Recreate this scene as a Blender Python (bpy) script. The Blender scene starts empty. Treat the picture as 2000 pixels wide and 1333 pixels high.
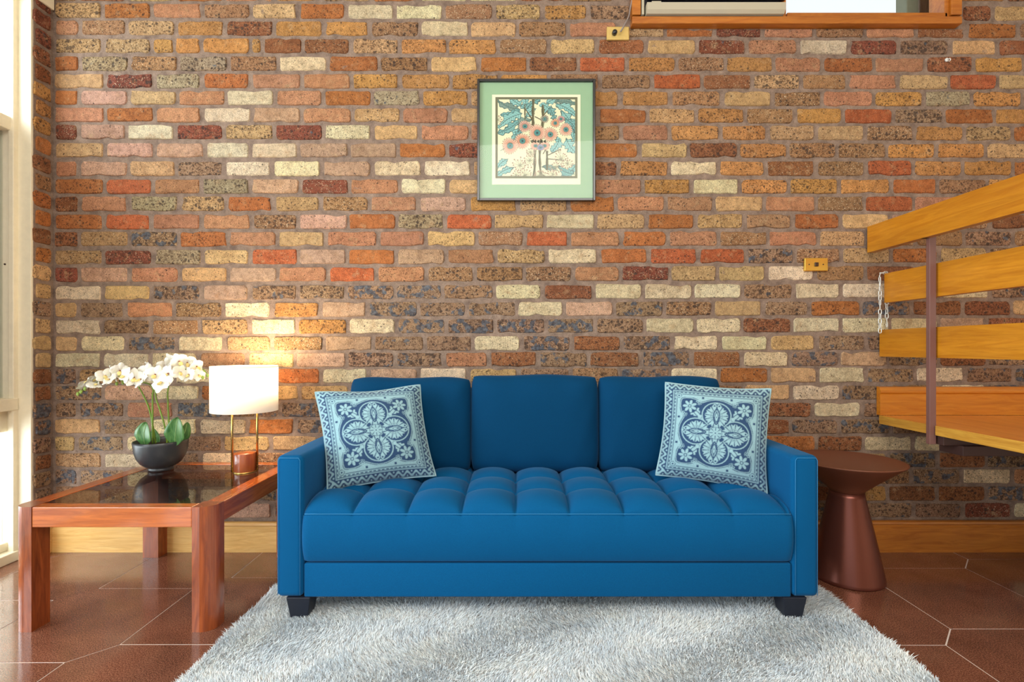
import bpy, bmesh, math, random
import numpy as np
from mathutils import Vector, Matrix
random.seed(7); rng = np.random.default_rng(7)
S = bpy.context.scene; C = S.collection
# ------------------------------------------------ camera, world, light, exposure
F, CX, CY, EYE = 1000.0, 1005.0, 680.0, 0.99      # focal length in px of the 2000 px frame, vanishing point, eye height
cam_d = bpy.data.cameras.new('camera'); cam = bpy.data.objects.new('camera', cam_d); C.objects.link(cam)
cam_d.sensor_width = 36; cam_d.lens = 36*F/2000; cam_d.clip_start = .05
cam_d.shift_x = -(CX-1000)/2000; cam_d.shift_y = (CY-666.5)/2000
cam.location = (0, 0, EYE); cam.rotation_euler = (math.pi/2, 0, 0)
S.camera = cam
S.view_settings.view_transform = 'Standard'; S.view_settings.look = 'None'
S.view_settings.gamma = 1; S.view_settings.use_curve_mapping = False
S.view_settings.exposure = 0.54
S.cycles.use_denoising = True
S.cycles.max_bounces = 8; S.cycles.transparent_max_bounces = 16
W = bpy.data.worlds.new('sky'); S.world = W; W.use_nodes = True
bg = W.node_tree.nodes['Background']; bg.inputs[0].default_value = (.93, .97, 1.0, 1); bg.inputs[1].default_value = .80
def area(name, loc, rot, sx, sy, power, col):
    l = bpy.data.lights.new(name, 'AREA'); l.shape = 'RECTANGLE'; l.size = sx; l.size_y = sy; l.energy = power; l.color = col
    o = bpy.data.objects.new(name, l); o.location = loc; o.rotation_euler = rot; C.objects.link(o); return o
area('daylight_window', (-2.75, .55, 1.5), (0, -math.pi/2, 0), 2.6, 3.4, 190, (.86, .93, 1.0))
area('fill_light', (.6, -1.2, 3.25), (math.radians(40), 0, math.radians(6)), 3.0, 1.8, 92, (1.0, .95, .88))  # unseen fill, added to brighten the rug, seat and upper wall
# ------------------------------------------------ helpers
def P(px, py, Y):                                    # a point of the picture at depth Y
    return Vector(((px-CX)/F*Y, Y, EYE+(CY-py)/F*Y))
def lin(r, g=None, b=None):
    if g is None: r, g, b = r
    f = lambda c: (c/255/12.92) if c/255 <= .04045 else ((c/255+.055)/1.055)**2.4
    return (f(r), f(g), f(b), 1)
def link(name, me, m, parent=None):
    o = bpy.data.objects.new(name, me); C.objects.link(o)
    if m is not None and len(me.materials) == 0: me.materials.append(m)
    if parent is not None: o.parent = parent
    return o
def tag(o, label=None, cat=None, group=None, kind=None):
    if label: o['label'] = label
    if cat: o['category'] = cat
    if group: o['group'] = group
    if kind: o['kind'] = kind
    return o
def thing(name, loc, label, cat, group=None):
    o = bpy.data.objects.new(name, None); o.empty_display_size = .05; C.objects.link(o); o.location = loc
    return tag(o, label, cat, group)
def part(name, me, m, parent, smooth=False):         # mesh given in world coordinates, parent an empty or object at a location
    o = link(name, me, m)
    o.parent = parent
    o.matrix_parent_inverse = Matrix.Translation(parent_loc(parent)).inverted()
    if smooth: shade(me)
    return o
def parent_loc(p):
    v = Vector((0, 0, 0))
    while p is not None: v += p.location; p = p.parent if (p.parent is not None and p.parent.type == 'EMPTY' and False) else None
    return v
def shade(me, on=True):
    me.polygons.foreach_set('use_smooth', [on]*len(me.polygons)); me.update()
def mesh_from(verts, faces, name='m', smooth=False):
    me = bpy.data.meshes.new(name); me.from_pydata([tuple(v) for v in verts], [], faces); me.validate(); me.update()
    if smooth: shade(me)
    return me
def bm_mesh(bm, smooth=False, bevel=0, seg=2):
    if bevel:
        bmesh.ops.bevel(bm, geom=[e for e in bm.edges if e.calc_face_angle(0) > .5], offset=bevel, segments=seg, profile=.5, affect='EDGES', clamp_overlap=True)
    bmesh.ops.recalc_face_normals(bm, faces=bm.faces)
    me = bpy.data.meshes.new('m'); bm.to_mesh(me); bm.free()
    if smooth: shade(me)
    return me
def abox(bm, x0, x1, y0, y1, z0, z1):
    r = bmesh.ops.create_cube(bm, size=1)
    for v in r['verts']:
        v.co = Vector((x0+(v.co.x+.5)*(x1-x0), y0+(v.co.y+.5)*(y1-y0), z0+(v.co.z+.5)*(z1-z0)))
    return r['verts']
def box(x0, x1, y0, y1, z0, z1, bevel=0, seg=2, smooth=False):
    bm = bmesh.new(); abox(bm, x0, x1, y0, y1, z0, z1); return bm_mesh(bm, smooth, bevel, seg)
def prism(pts, z0, z1, bevel=0, axis='z', seg=2, smooth=False):
    """polygon extruded; axis z: pts are (x,y); axis y: pts are (x,z) extruded y0..y1; axis x: pts (y,z)"""
    bm = bmesh.new()
    def q(p, t): return (p[0], p[1], t) if axis == 'z' else ((p[0], t, p[1]) if axis == 'y' else (t, p[0], p[1]))
    a = [bm.verts.new(q(p, z0)) for p in pts]; b = [bm.verts.new(q(p, z1)) for p in pts]
    bm.faces.new(a); bm.faces.new(b); n = len(pts)
    for i in range(n): bm.faces.new((a[i], a[(i+1) % n], b[(i+1) % n], b[i]))
    return bm_mesh(bm, smooth, bevel, seg)
def lathe(profile, cx, cy, n=64, close=False):
    vs, fs = [], []
    for r, z in profile:
        for i in range(n):
            a = 2*math.pi*i/n; vs.append((cx+r*math.cos(a), cy+r*math.sin(a), z))
    for k in range(len(profile)-1):
        for i in range(n):
            j = (i+1) % n; fs.append((k*n+i, k*n+j, (k+1)*n+j, (k+1)*n+i))
    if profile[0][0] > 1e-5: fs.append(tuple(range(n-1, -1, -1)))
    if profile[-1][0] > 1e-5 and not close: k = (len(profile)-1)*n; fs.append(tuple(k+i for i in range(n)))
    return vs, fs
def lathe_mesh(profile, cx, cy, n=64, cap=True):
    vs, fs = lathe(profile, cx, cy, n)
    if not cap: fs = [f for f in fs if len(f) == 4]
    me = mesh_from(vs, fs, smooth=True)
    for p in me.polygons:
        if len(p.vertices) > 4: p.use_smooth = False
    return me
def tube(points, r, n=8, radii=None, caps=True):
    pts = [Vector(p) for p in points]; vs, fs = [], []
    up = Vector((.13, .21, .97)); prev = None
    for i, p in enumerate(pts):
        t = (pts[min(i+1, len(pts)-1)]-pts[max(i-1, 0)]).normalized()
        a = prev if prev is not None else (up if abs(t.dot(up)) < .95 else Vector((1, 0, 0)))
        a = (a-t*a.dot(t)).normalized(); prev = a; b = t.cross(a)
        rr = radii[i] if radii else r
        for k in range(n):
            ang = 2*math.pi*k/n; vs.append(p+a*math.cos(ang)*rr+b*math.sin(ang)*rr)
    m = len(pts)
    for i in range(m-1):
        for k in range(n):
            j = (k+1) % n; fs.append((i*n+k, i*n+j, (i+1)*n+j, (i+1)*n+k))
    if caps: fs.append(tuple(range(n-1, -1, -1))); fs.append(tuple((m-1)*n+k for k in range(n)))
    return vs, fs
def tube_mesh(points, r, n=8, radii=None): return mesh_from(*tube(points, r, n, radii), smooth=True)
def spline(pts, k=8):
    pts = [Vector(p) for p in pts]; out = []
    for i in range(len(pts)-1):
        p0 = pts[max(i-1, 0)]; p1 = pts[i]; p2 = pts[i+1]; p3 = pts[min(i+2, len(pts)-1)]
        for j in range(k):
            t = j/k; out.append(.5*((2*p1)+(p2-p0)*t+(2*p0-5*p1+4*p2-p3)*t*t+(3*p1-p0-3*p2+p3)*t**3))
    out.append(pts[-1]); return out
# ------------------------------------------------ materials
def mat(name, col=(.5, .5, .5, 1), rough=.5, metal=0, coat=0, sheen=0, spec=.5):
    m = bpy.data.materials.new(name); m.use_nodes = True; nt = m.node_tree; b = nt.nodes['Principled BSDF']
    b.inputs['Base Color'].default_value = col; b.inputs['Roughness'].default_value = rough; b.inputs['Metallic'].default_value = metal
    b.inputs['Coat Weight'].default_value = coat; b.inputs['Coat Roughness'].default_value = .08
    b.inputs['Sheen Weight'].default_value = sheen; b.inputs['Specular IOR Level'].default_value = spec
    return m, nt, b
def N(nt, t, **kw):
    n = nt.nodes.new(t)
    for k, v in kw.items():
        if k.startswith('i_'):
            key = k[2:]; key = int(key) if key.isdigit() else key.replace('_', ' ')
            n.inputs[key].default_value = v
        else: setattr(n, k, v)
    return n
def L(nt, a, b): nt.links.new(a, b)
def coord(nt, scale=(1, 1, 1), kind='Object', rot=(0, 0, 0)):
    mp = N(nt, 'ShaderNodeMapping'); mp.inputs['Scale'].default_value = scale; mp.inputs['Rotation'].default_value = rot
    if kind == 'Position': g = N(nt, 'ShaderNodeNewGeometry'); L(nt, g.outputs['Position'], mp.inputs['Vector'])
    else: g = N(nt, 'ShaderNodeTexCoord'); L(nt, g.outputs[kind], mp.inputs['Vector'])
    return mp.outputs[0]
def noise(nt, vec, scale, detail=4, rough=.6, dist=0):
    n = N(nt, 'ShaderNodeTexNoise'); n.inputs['Scale'].default_value = scale; n.inputs['Detail'].default_value = detail
    n.inputs['Roughness'].default_value = rough; n.inputs['Distortion'].default_value = dist
    L(nt, vec, n.inputs['Vector']); return n.outputs['Fac']
def ramp(nt, fac, stops):
    r = N(nt, 'ShaderNodeValToRGB'); e = r.color_ramp.elements
    while len(e) < len(stops): e.new(.5)
    for k, (p, c) in enumerate(stops):
        e[k].position = p; e[k].color = c if len(c) == 4 else (*c, 1)
    L(nt, fac, r.inputs['Fac']); return r.outputs['Color']
def mix(nt, fac, a, b, mode='MIX'):
    n = N(nt, 'ShaderNodeMix', data_type='RGBA', blend_type=mode)
    for i, v in ((0, fac), (6, a), (7, b)):
        if hasattr(v, 'links'): L(nt, v, n.inputs[i])
        else: n.inputs[i].default_value = v
    return n.outputs[2]
def mth(nt, op, a, b=0, c=None):
    n = N(nt, 'ShaderNodeMath', operation=op)
    for i, v in enumerate((a, b, c)):
        if v is None: continue
        if hasattr(v, 'links'): L(nt, v, n.inputs[i])
        else: n.inputs[i].default_value = v
    return n.outputs[0]
def bump(nt, b, h, strength=.3, dist=.002):
    n = N(nt, 'ShaderNodeBump'); n.inputs['Strength'].default_value = strength; n.inputs['Distance'].default_value = dist
    L(nt, h, n.inputs['Height']); L(nt, n.outputs[0], b.inputs['Normal'])
def wood(name, c0, c1, scale=(4, 4, 40), rough=.4, coat=.2, bstr=.1, knots=False):
    m, nt, b = mat(name, rough=rough, coat=coat)
    v = coord(nt, scale, 'Position'); f = noise(nt, v, 1.6, 6, .62, 1.6)
    col = ramp(nt, f, [(.30, c1), (.72, c0)])
    f2 = noise(nt, coord(nt, (scale[0]*.25, scale[1]*.25, scale[2]*.25), 'Position'), 2.0, 3)
    col = mix(nt, .45, col, ramp(nt, f2, [(.3, (.62, .56, .5)), (.7, (1.15, 1.12, 1.08))]), 'MULTIPLY')
    L(nt, col, b.inputs['Base Color']); bump(nt, b, f, bstr, .001); return m
def brick_material():
    m, nt, b = mat('fired brick', rough=.82, spec=.3)
    at = N(nt, 'ShaderNodeAttribute', attribute_name='brick_colour'); pa = N(nt, 'ShaderNodeAttribute', attribute_name='brick_wear')
    sp = N(nt, 'ShaderNodeSeparateColor'); L(nt, pa.outputs['Color'], sp.inputs[0])
    speck, blotch, pale = sp.outputs[0], sp.outputs[1], sp.outputs[2]
    v = coord(nt, (1, 1, 1), 'Position')
    vw = N(nt, 'ShaderNodeVectorMath', operation='ADD'); L(nt, v, vw.inputs[0])
    nn = N(nt, 'ShaderNodeTexNoise'); nn.inputs['Scale'].default_value = 90; L(nt, v, nn.inputs['Vector'])
    sc = N(nt, 'ShaderNodeVectorMath', operation='SCALE'); L(nt, nn.outputs['Color'], sc.inputs[0]); sc.inputs['Scale'].default_value = .012; L(nt, sc.outputs[0], vw.inputs[1])
    v2 = vw.outputs[0]
    base = mix(nt, 1.0, at.outputs['Color'], ramp(nt, noise(nt, v, 38, 5, .7), [(.28, (.58, .54, .50)), (.5, (1, 1, 1)), (.74, (1.28, 1.26, 1.22))]), 'MULTIPLY')
    base = mix(nt, .8, base, ramp(nt, noise(nt, v, 230, 3, .7), [(.32, (.55, .50, .46)), (.66, (1.34, 1.32, 1.28))]), 'MULTIPLY')
    # warm and dark patches inside one brick
    pt = ramp(nt, noise(nt, v, 13, 3, .6), [(.35, (.80, .74, .68)), (.6, (1.08, 1.07, 1.05))]); base = mix(nt, .7, base, pt, 'MULTIPLY')
    pm = N(nt, 'ShaderNodeMapRange'); pm.inputs['From Min'].default_value = .54; pm.inputs['From Max'].default_value = .68; pm.inputs['To Max'].default_value = .55
    L(nt, noise(nt, v2, 24, 5, .75), pm.inputs['Value']); base = mix(nt, pm.outputs[0], base, ramp(nt, noise(nt, v, 7, 2), [(.4, lin(206, 176, 134)), (.6, lin(176, 126, 84))]))
    # mortar smear creeping over the faces
    ms = N(nt, 'ShaderNodeMapRange'); ms.inputs['From Min'].default_value = .66; ms.inputs['From Max'].default_value = .74; ms.inputs['To Max'].default_value = .7
    L(nt, noise(nt, v2, 17, 4, .65), ms.inputs['Value']); base = mix(nt, ms.outputs[0], base, lin(150, 126, 112))
    def spots(scale, hole, soft, vec):
        vo = N(nt, 'ShaderNodeTexVoronoi'); vo.inputs['Scale'].default_value = scale; L(nt, vec, vo.inputs['Vector'])
        s2 = N(nt, 'ShaderNodeSeparateColor'); L(nt, vo.outputs['Color'], s2.inputs[0])
        size = mth(nt, 'MULTIPLY', mth(nt, 'MULTIPLY', s2.outputs[0], s2.outputs[0]), hole)
        return size, vo.outputs['Distance'], s2
    # pale grains, then dark grains
    sz, d, _ = spots(210, .75, .1, v2)
    g = mth(nt, 'MULTIPLY', mth(nt, 'LESS_THAN', d, mth(nt, 'MULTIPLY', sz, pale)), .75)
    base = mix(nt, g, base, lin(232, 214, 180))
    sz, d, _ = spots(150, .95, .1, v2)
    g = mth(nt, 'LESS_THAN', d, mth(nt, 'MULTIPLY', sz, speck)); g = mth(nt, 'MULTIPLY', g, .62)
    base = mix(nt, g, base, lin(70, 42, 28))
    sz, d, _ = spots(62, .62, .1, v2)
    g = mth(nt, 'LESS_THAN', d, mth(nt, 'MULTIPLY', sz, mth(nt, 'MULTIPLY', speck, .9))); g = mth(nt, 'MULTIPLY', g, .75)
    base = mix(nt, g, base, lin(62, 50, 46))
    bl = noise(nt, v2, 27, 3, .55); thr = mth(nt, 'SUBTRACT', .86, mth(nt, 'MULTIPLY', blotch, .40))
    g = N(nt, 'ShaderNodeMapRange'); g.inputs['To Max'].default_value = .85; L(nt, bl, g.inputs['Value']); L(nt, thr, g.inputs['From Min']); L(nt, mth(nt, 'ADD', thr, .05), g.inputs['From Max'])
    blc = ramp(nt, noise(nt, v, 60, 2), [(.35, lin(58, 62, 72)), (.7, lin(112, 122, 134))])
    base = mix(nt, g.outputs[0], base, blc)
    L(nt, base, b.inputs['Base Color'])
    h = mth(nt, 'ADD', noise(nt, v, 85, 5, .75), mth(nt, 'MULTIPLY', noise(nt, v, 320, 2, .6), .5))
    bump(nt, b, h, 1.0, .009); return m
M_BRICK = brick_material()
def mortar_material():
    m, nt, b = mat('mortar', rough=.95, spec=.2)
    v = coord(nt, (1, 1, 1), 'Position')
    c = ramp(nt, noise(nt, v, 22, 5, .7), [(.3, lin(112, 94, 84)), (.7, lin(162, 140, 124))])
    c = mix(nt, .5, c, ramp(nt, noise(nt, v, 260, 2), [(.3, (.6, .58, .55)), (.7, (1.2, 1.2, 1.2))]), 'MULTIPLY')
    L(nt, c, b.inputs['Base Color']); bump(nt, b, noise(nt, v, 70, 5, .7), .8, .006); return m
M_MORTAR = mortar_material()
def tile_material():
    m, nt, b = mat('polished terracotta tile', rough=.13, coat=.35, spec=.55)
    v = coord(nt, (1, 1, 1), 'Position')
    oi = N(nt, 'ShaderNodeObjectInfo')
    c = ramp(nt, noise(nt, v, 260, 3, .8), [(.35, lin(78, 48, 40)), (.5, lin(122, 76, 58)), (.68, lin(170, 124, 100))])
    c = mix(nt, .8, c, ramp(nt, noise(nt, v, 5, 4, .6, .5), [(.3, (.66, .62, .60)), (.7, (1.12, 1.1, 1.06))]), 'MULTIPLY')
    t = ramp(nt, oi.outputs['Random'], [(0, (.88, .88, .88)), (1, (1.08, 1.05, 1.03))])
    c = mix(nt, 1, c, t, 'MULTIPLY')
    L(nt, c, b.inputs['Base Color'])
    r = N(nt, 'ShaderNodeMapRange'); r.inputs['To Min'].default_value = .08; r.inputs['To Max'].default_value = .2; L(nt, noise(nt, v, 9, 3), r.inputs['Value']); L(nt, r.outputs[0], b.inputs['Roughness'])
    bump(nt, b, noise(nt, v, 30, 3), .06, .001); return m
M_TILE = tile_material()
M_GROUT, nt_, b_ = mat('pale grout', lin(236, 224, 216), .8)
def plain_noise(name, col, rough, amt=.12, sc=30, **k):
    m, nt, b = mat(name, rough=rough, **k)
    f = noise(nt, coord(nt, (1, 1, 1), 'Position'), sc, 4)
    a = tuple(c*(1-amt) for c in col[:3])+(1,); z = tuple(min(1, c*(1+amt)) for c in col[:3])+(1,)
    L(nt, ramp(nt, f, [(.3, a), (.7, z)]), b.inputs['Base Color']); return m
M_CREAM = plain_noise('cream painted timber', lin(236, 226, 200), .45, .04)
M_WALLPAINT = plain_noise('pale plaster', lin(225, 215, 195), .9, .04)
M_RAIL = wood('golden varnished timber', lin(214, 146, 34), lin(184, 112, 14), (5, 2.2, 26), .38, .3)
M_DECK = wood('honey pine deck', lin(236, 160, 72), lin(206, 120, 40), (20, 2, 20), .35, .3)
M_DECKEDGE = wood('pale pine edge', lin(224, 172, 70), lin(190, 128, 40), (30, 3, 40), .5, .1)
M_SKIRT = wood('amber varnished timber', lin(216, 140, 40), lin(188, 106, 14), (2.5, 20, 26), .4, .3)
M_BASEL = wood('window lit pine skirting', lin(240, 200, 128), lin(212, 160, 86), (2.5, 20, 30), .45, .15)  # paler than the right piece: window light put into the pine colour
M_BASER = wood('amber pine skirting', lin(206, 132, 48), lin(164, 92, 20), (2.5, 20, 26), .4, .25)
M_WINWOOD = wood('orange varnished window timber', lin(196, 122, 40), lin(164, 88, 20), (3, 20, 24), .35, .35)
M_TABLEX = wood('red brown polished timber, grain across', lin(214, 118, 48), lin(156, 74, 28), (2.2, 24, 30), .22, .5, .05)
M_TABLEY = wood('red brown polished timber, grain in depth', lin(206, 106, 42), lin(148, 64, 24), (24, 2.2, 30), .22, .5, .05)
M_TABLEZ = wood('red brown polished timber, grain upright', lin(178, 92, 46), lin(118, 54, 28), (24, 24, 2.2), .25, .45, .05)
M_STEEL, _, _ = mat('brown painted steel', lin(122, 84, 78), .38, 0, .2)
M_BEAM, _, _ = mat('dark brown painted steel', lin(72, 48, 44), .5)
M_BRASS, _, _ = mat('brushed brass', lin(226, 190, 110), .25, 1)
M_PLATE, _, _ = mat('brass plate', lin(232, 190, 90), .22, .85)
M_BLACK, _, _ = mat('black plastic', lin(28, 26, 30), .35)
M_DARKBROWN, _, _ = mat('dark brown plastic', lin(60, 34, 22), .35)
M_FRAME, _, _ = mat('black lacquered frame', lin(26, 24, 28), .25, 0, .4)
M_WHITEMETAL, _, _ = mat('white coated steel', lin(222, 224, 220), .35)
M_ZINC, _, _ = mat('zinc chain', lin(226, 228, 224), .3, .35)
M_GREYCORD, _, _ = mat('grey flex', lin(140, 130, 126), .5)
M_MAT = plain_noise('sage green mount', lin(154, 186, 152), .9, .02)
M_PAPER = plain_noise('cream paper', lin(240, 234, 208), .9, .02)
M_SCRIB, _, _ = mat('pencil', lin(190, 184, 160), .9)
M_FOOT, _, _ = mat('black sofa foot', lin(30, 34, 46), .4)
M_POT, _, _ = mat('charcoal matt glaze', lin(52, 54, 58), .32)
M_SOIL = plain_noise('dark bark soil', lin(48, 34, 26), .95, .5, 120)
M_ACWHITE, _, _ = mat('ivory plastic', lin(184, 176, 154), .45)
M_ACDARK, _, _ = mat('dark grille', lin(22, 22, 34), .3)
M_GREYPOST = plain_noise('grey green painted post', lin(120, 124, 106), .7, .1, 20)
M_BROWNBOARD = wood('weathered brown boards', lin(104, 84, 68), lin(54, 40, 32), (26, 26, 3), .7, 0)
M_SCREEN, _, _ = mat('dark insect screen', lin(74, 68, 70), .8)
def glass_mat(name, tint, refl=1.0):
    m = bpy.data.materials.new(name); m.use_nodes = True; nt = m.node_tree; nt.nodes.clear()
    out = N(nt, 'ShaderNodeOutputMaterial'); tr = N(nt, 'ShaderNodeBsdfTransparent'); tr.inputs[0].default_value = tint
    gl = N(nt, 'ShaderNodeBsdfGlossy'); gl.inputs['Roughness'].default_value = .01; ge = N(nt, 'ShaderNodeNewGeometry')
    dt = N(nt, 'ShaderNodeVectorMath', operation='DOT_PRODUCT'); L(nt, ge.outputs['Normal'], dt.inputs[0]); L(nt, ge.outputs['Incoming'], dt.inputs[1])
    f5 = mth(nt, 'POWER', mth(nt, 'SUBTRACT', 1.0, mth(nt, 'ABSOLUTE', dt.outputs['Value'])), 5.0)      # Schlick: a thin sheet reflects alike from both sides
    mx = N(nt, 'ShaderNodeMixShader'); L(nt, mth(nt, 'MULTIPLY', mth(nt, 'MULTIPLY_ADD', f5, .96, .04), refl), mx.inputs[0]); L(nt, tr.outputs[0], mx.inputs[1]); L(nt, gl.outputs[0], mx.inputs[2]); L(nt, mx.outputs[0], out.inputs[0])
    return m
M_PANE = glass_mat('clear window glass', (.96, .98, .97, 1))
M_PICGLASS = glass_mat('picture glass', (.97, .98, .97, 1), .35)
M_SMOKE = glass_mat('smoked glass', (.66, .62, .58, 1), 1.15)
def fabric(name, col, col2, sheen=.6, scale=900, bstr=.25, rough=.85):
    m, nt, b = mat(name, rough=rough, sheen=sheen, spec=.1)
    v = coord(nt, (1, 1, 1), 'Position')
    f = noise(nt, v, scale, 2, .7)
    L(nt, ramp(nt, f, [(.3, col), (.7, col2)]), b.inputs['Base Color'])
    b.inputs['Sheen Tint'].default_value = lin(150, 190, 230); b.inputs['Sheen Roughness'].default_value = .4
    bump(nt, b, f, bstr, .0006); return m
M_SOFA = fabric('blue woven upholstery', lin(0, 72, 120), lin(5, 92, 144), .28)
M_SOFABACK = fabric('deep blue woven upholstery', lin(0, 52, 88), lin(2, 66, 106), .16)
M_SEAM = fabric('lighter blue seam', lin(44, 122, 176), lin(60, 136, 188), .3)
M_PIPING = fabric('pale blue grey piping', lin(142, 176, 186), lin(160, 192, 200), .2)
def attr_mat(name, rough=.9, sheen=.2, bsc=700, bst=.3):
    m, nt, b = mat(name, rough=rough, sheen=sheen, spec=.2)
    a = N(nt, 'ShaderNodeAttribute', attribute_name='print'); L(nt, a.outputs['Color'], b.inputs['Base Color'])
    bump(nt, b, noise(nt, coord(nt, (1, 1, 1), 'Position'), bsc, 2), bst, .0008); return m
M_PILLOW = attr_mat('woven damask'); M_ART = attr_mat('block print on paper', .9, 0, 400, .05)
def shade_mat():
    m = bpy.data.materials.new('lamp shade linen'); m.use_nodes = True; nt = m.node_tree; nt.nodes.clear()
    out = N(nt, 'ShaderNodeOutputMaterial'); a = N(nt, 'ShaderNodeBsdfTranslucent'); d = N(nt, 'ShaderNodeBsdfDiffuse')
    a.inputs[0].default_value = lin(255, 251, 244); d.inputs[0].default_value = lin(250, 246, 238)
    mx = N(nt, 'ShaderNodeMixShader'); mx.inputs[0].default_value = .55; L(nt, a.outputs[0], mx.inputs[1]); L(nt, d.outputs[0], mx.inputs[2]); L(nt, mx.outputs[0], out.inputs[0]); return m
M_SHADE = shade_mat()
def petal_mat():
    m, nt, b = mat('orchid petal', lin(250, 248, 236), .5); b.inputs['Subsurface Weight'].default_value = .3; b.inputs['Subsurface Radius'].default_value = (.01, .01, .006)
    b.inputs['Subsurface Scale'].default_value = .5; return m
M_PETAL = petal_mat(); M_LIP, _, _ = mat('orchid lip', lin(246, 222, 140), .5); M_LIPC, _, _ = mat('orchid centre', lin(150, 80, 60), .5)
M_STEM = plain_noise('orchid stem', lin(118, 150, 52), .5, .2, 60); M_BUD = plain_noise('orchid bud', lin(150, 180, 84), .5, .15, 60)
def leaf_mat():
    m, nt, b = mat('orchid leaf', rough=.32)
    L(nt, ramp(nt, noise(nt, coord(nt, (60, 60, 6), 'Position'), 1.5, 3), [(.3, lin(44, 96, 46)), (.7, lin(104, 148, 84))]), b.inputs['Base Color']); return m
M_LEAF = leaf_mat(); M_LEAFV, _, _ = mat('leaf midrib', lin(150, 184, 120), .5)
M_SIDE, nt_, b_ = mat('satin copper brown metal', lin(118, 66, 54), .28, .6)
M_SIDETOP, _, _ = mat('matt rust brown top', lin(118, 70, 50), .42, .15)
# ------------------------------------------------ floor
floor = link('floor', box(-2.34, 3.6, -3.0, 2.62, -.06, -.0015), M_GROUT); tag(floor, kind='structure')
PA = Vector((.4915, .0985)); PB = Vector((.0975, .4965)); JJ = Vector((.099, .0985)); P0 = Vector((-1.219, 2.205))
def clip(poly, f):
    out = []
    for i in range(len(poly)):
        a, b = poly[i], poly[(i+1) % len(poly)]; fa, fb = f(a), f(b)
        if fa >= 0: out.append(a)
        if (fa >= 0) != (fb >= 0): out.append(a+(b-a)*(fa/(fa-fb)))
    return out
for i in range(-8, 14):
    for j in range(-9, 4):
        p = P0+PA*i+PB*j
        poly = [p, p+PA-JJ, p+PA, p+PA+PB-JJ, p+PB, p+PB-JJ]
        c = sum(poly, Vector((0, 0)))/6
        if c.y < -.6 or c.x > 3.2: continue
        q = []                                            # inset by half a joint
        g = .0022
        for k in range(6):
            a, b, d = poly[k-1], poly[k], poly[(k+1) % 6]
            n1 = Vector((-(b-a).y, (b-a).x)).normalized(); n2 = Vector((-(d-b).y, (d-b).x)).normalized()
            if n1.dot(c-a) < 0: n1 = -n1
            if n2.dot(c-b) < 0: n2 = -n2
            m = (n1+n2); m = m/(max(.3, m.dot(n1))) * g
            q.append(b+m)
        for f in (lambda v: v.x+2.335, lambda v: 2.495-v.y, lambda v: 3.4-v.x):
            q = clip(q, f)
            if len(q) < 3: break
        if len(q) < 3: continue
        area_ = abs(sum(q[k].x*q[(k+1) % len(q)].y-q[(k+1) % len(q)].x*q[k].y for k in range(len(q))))/2
        if area_ < .001: continue
        me = prism([(v.x, v.y) for v in q], -.010, random.uniform(-.0003, .0002), .0008, seg=1)
        part('tile', me, M_TILE, floor)
# ------------------------------------------------ bricks of the back wall, read course by course from the photograph
PAL = {'W': (224, 210, 178), 'S': (208, 174, 128), 'C': (192, 158, 116), 'T': (166, 128, 94), 'Y': (196, 146, 88), 'O': (182, 116, 68),
       'R': (188, 106, 68), 'P': (190, 138, 106), 'K': (196, 162, 138), 'B': (152, 100, 68), 'D': (162, 132, 106), 'M': (140, 80, 62), 'G': (172, 156, 128)}
WEAR = {'W': (.45, .12, .0), 'S': (.5, .1, .1), 'C': (.95, .22, .5), 'T': (.9, .3, .55), 'Y': (.7, .15, .2), 'O': (.6, .1, .15), 'R': (.5, .05, .3),
        'P': (.5, .08, .1), 'K': (.4, .1, .2), 'B': (.9, .35, .4), 'D': (1.1, .82, .45), 'M': (.9, .45, .5), 'G': (.9, .45, .5)}
ROWS_L = [19, 52.5, 87.5, 123, 157, 190, 223.5, 257, 293, 329.5, 364, 398, 433, 467, 503, 537.5, 572.5, 606, 639.5, 672, 704.5, 736, 768.5, 801.5, 834, 867, 900.5, 933, 965.5, 998]
ROWS_R = [25, 59, 92, 125.5, 159.5, 193, 226.5, 260, 294, 328, 364, 398, 432, 465.5, 499, 533, 568, 602, 635, 670, 701, 733, 767, 801, 834, 867, 900, 932, 965, 998]
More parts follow.
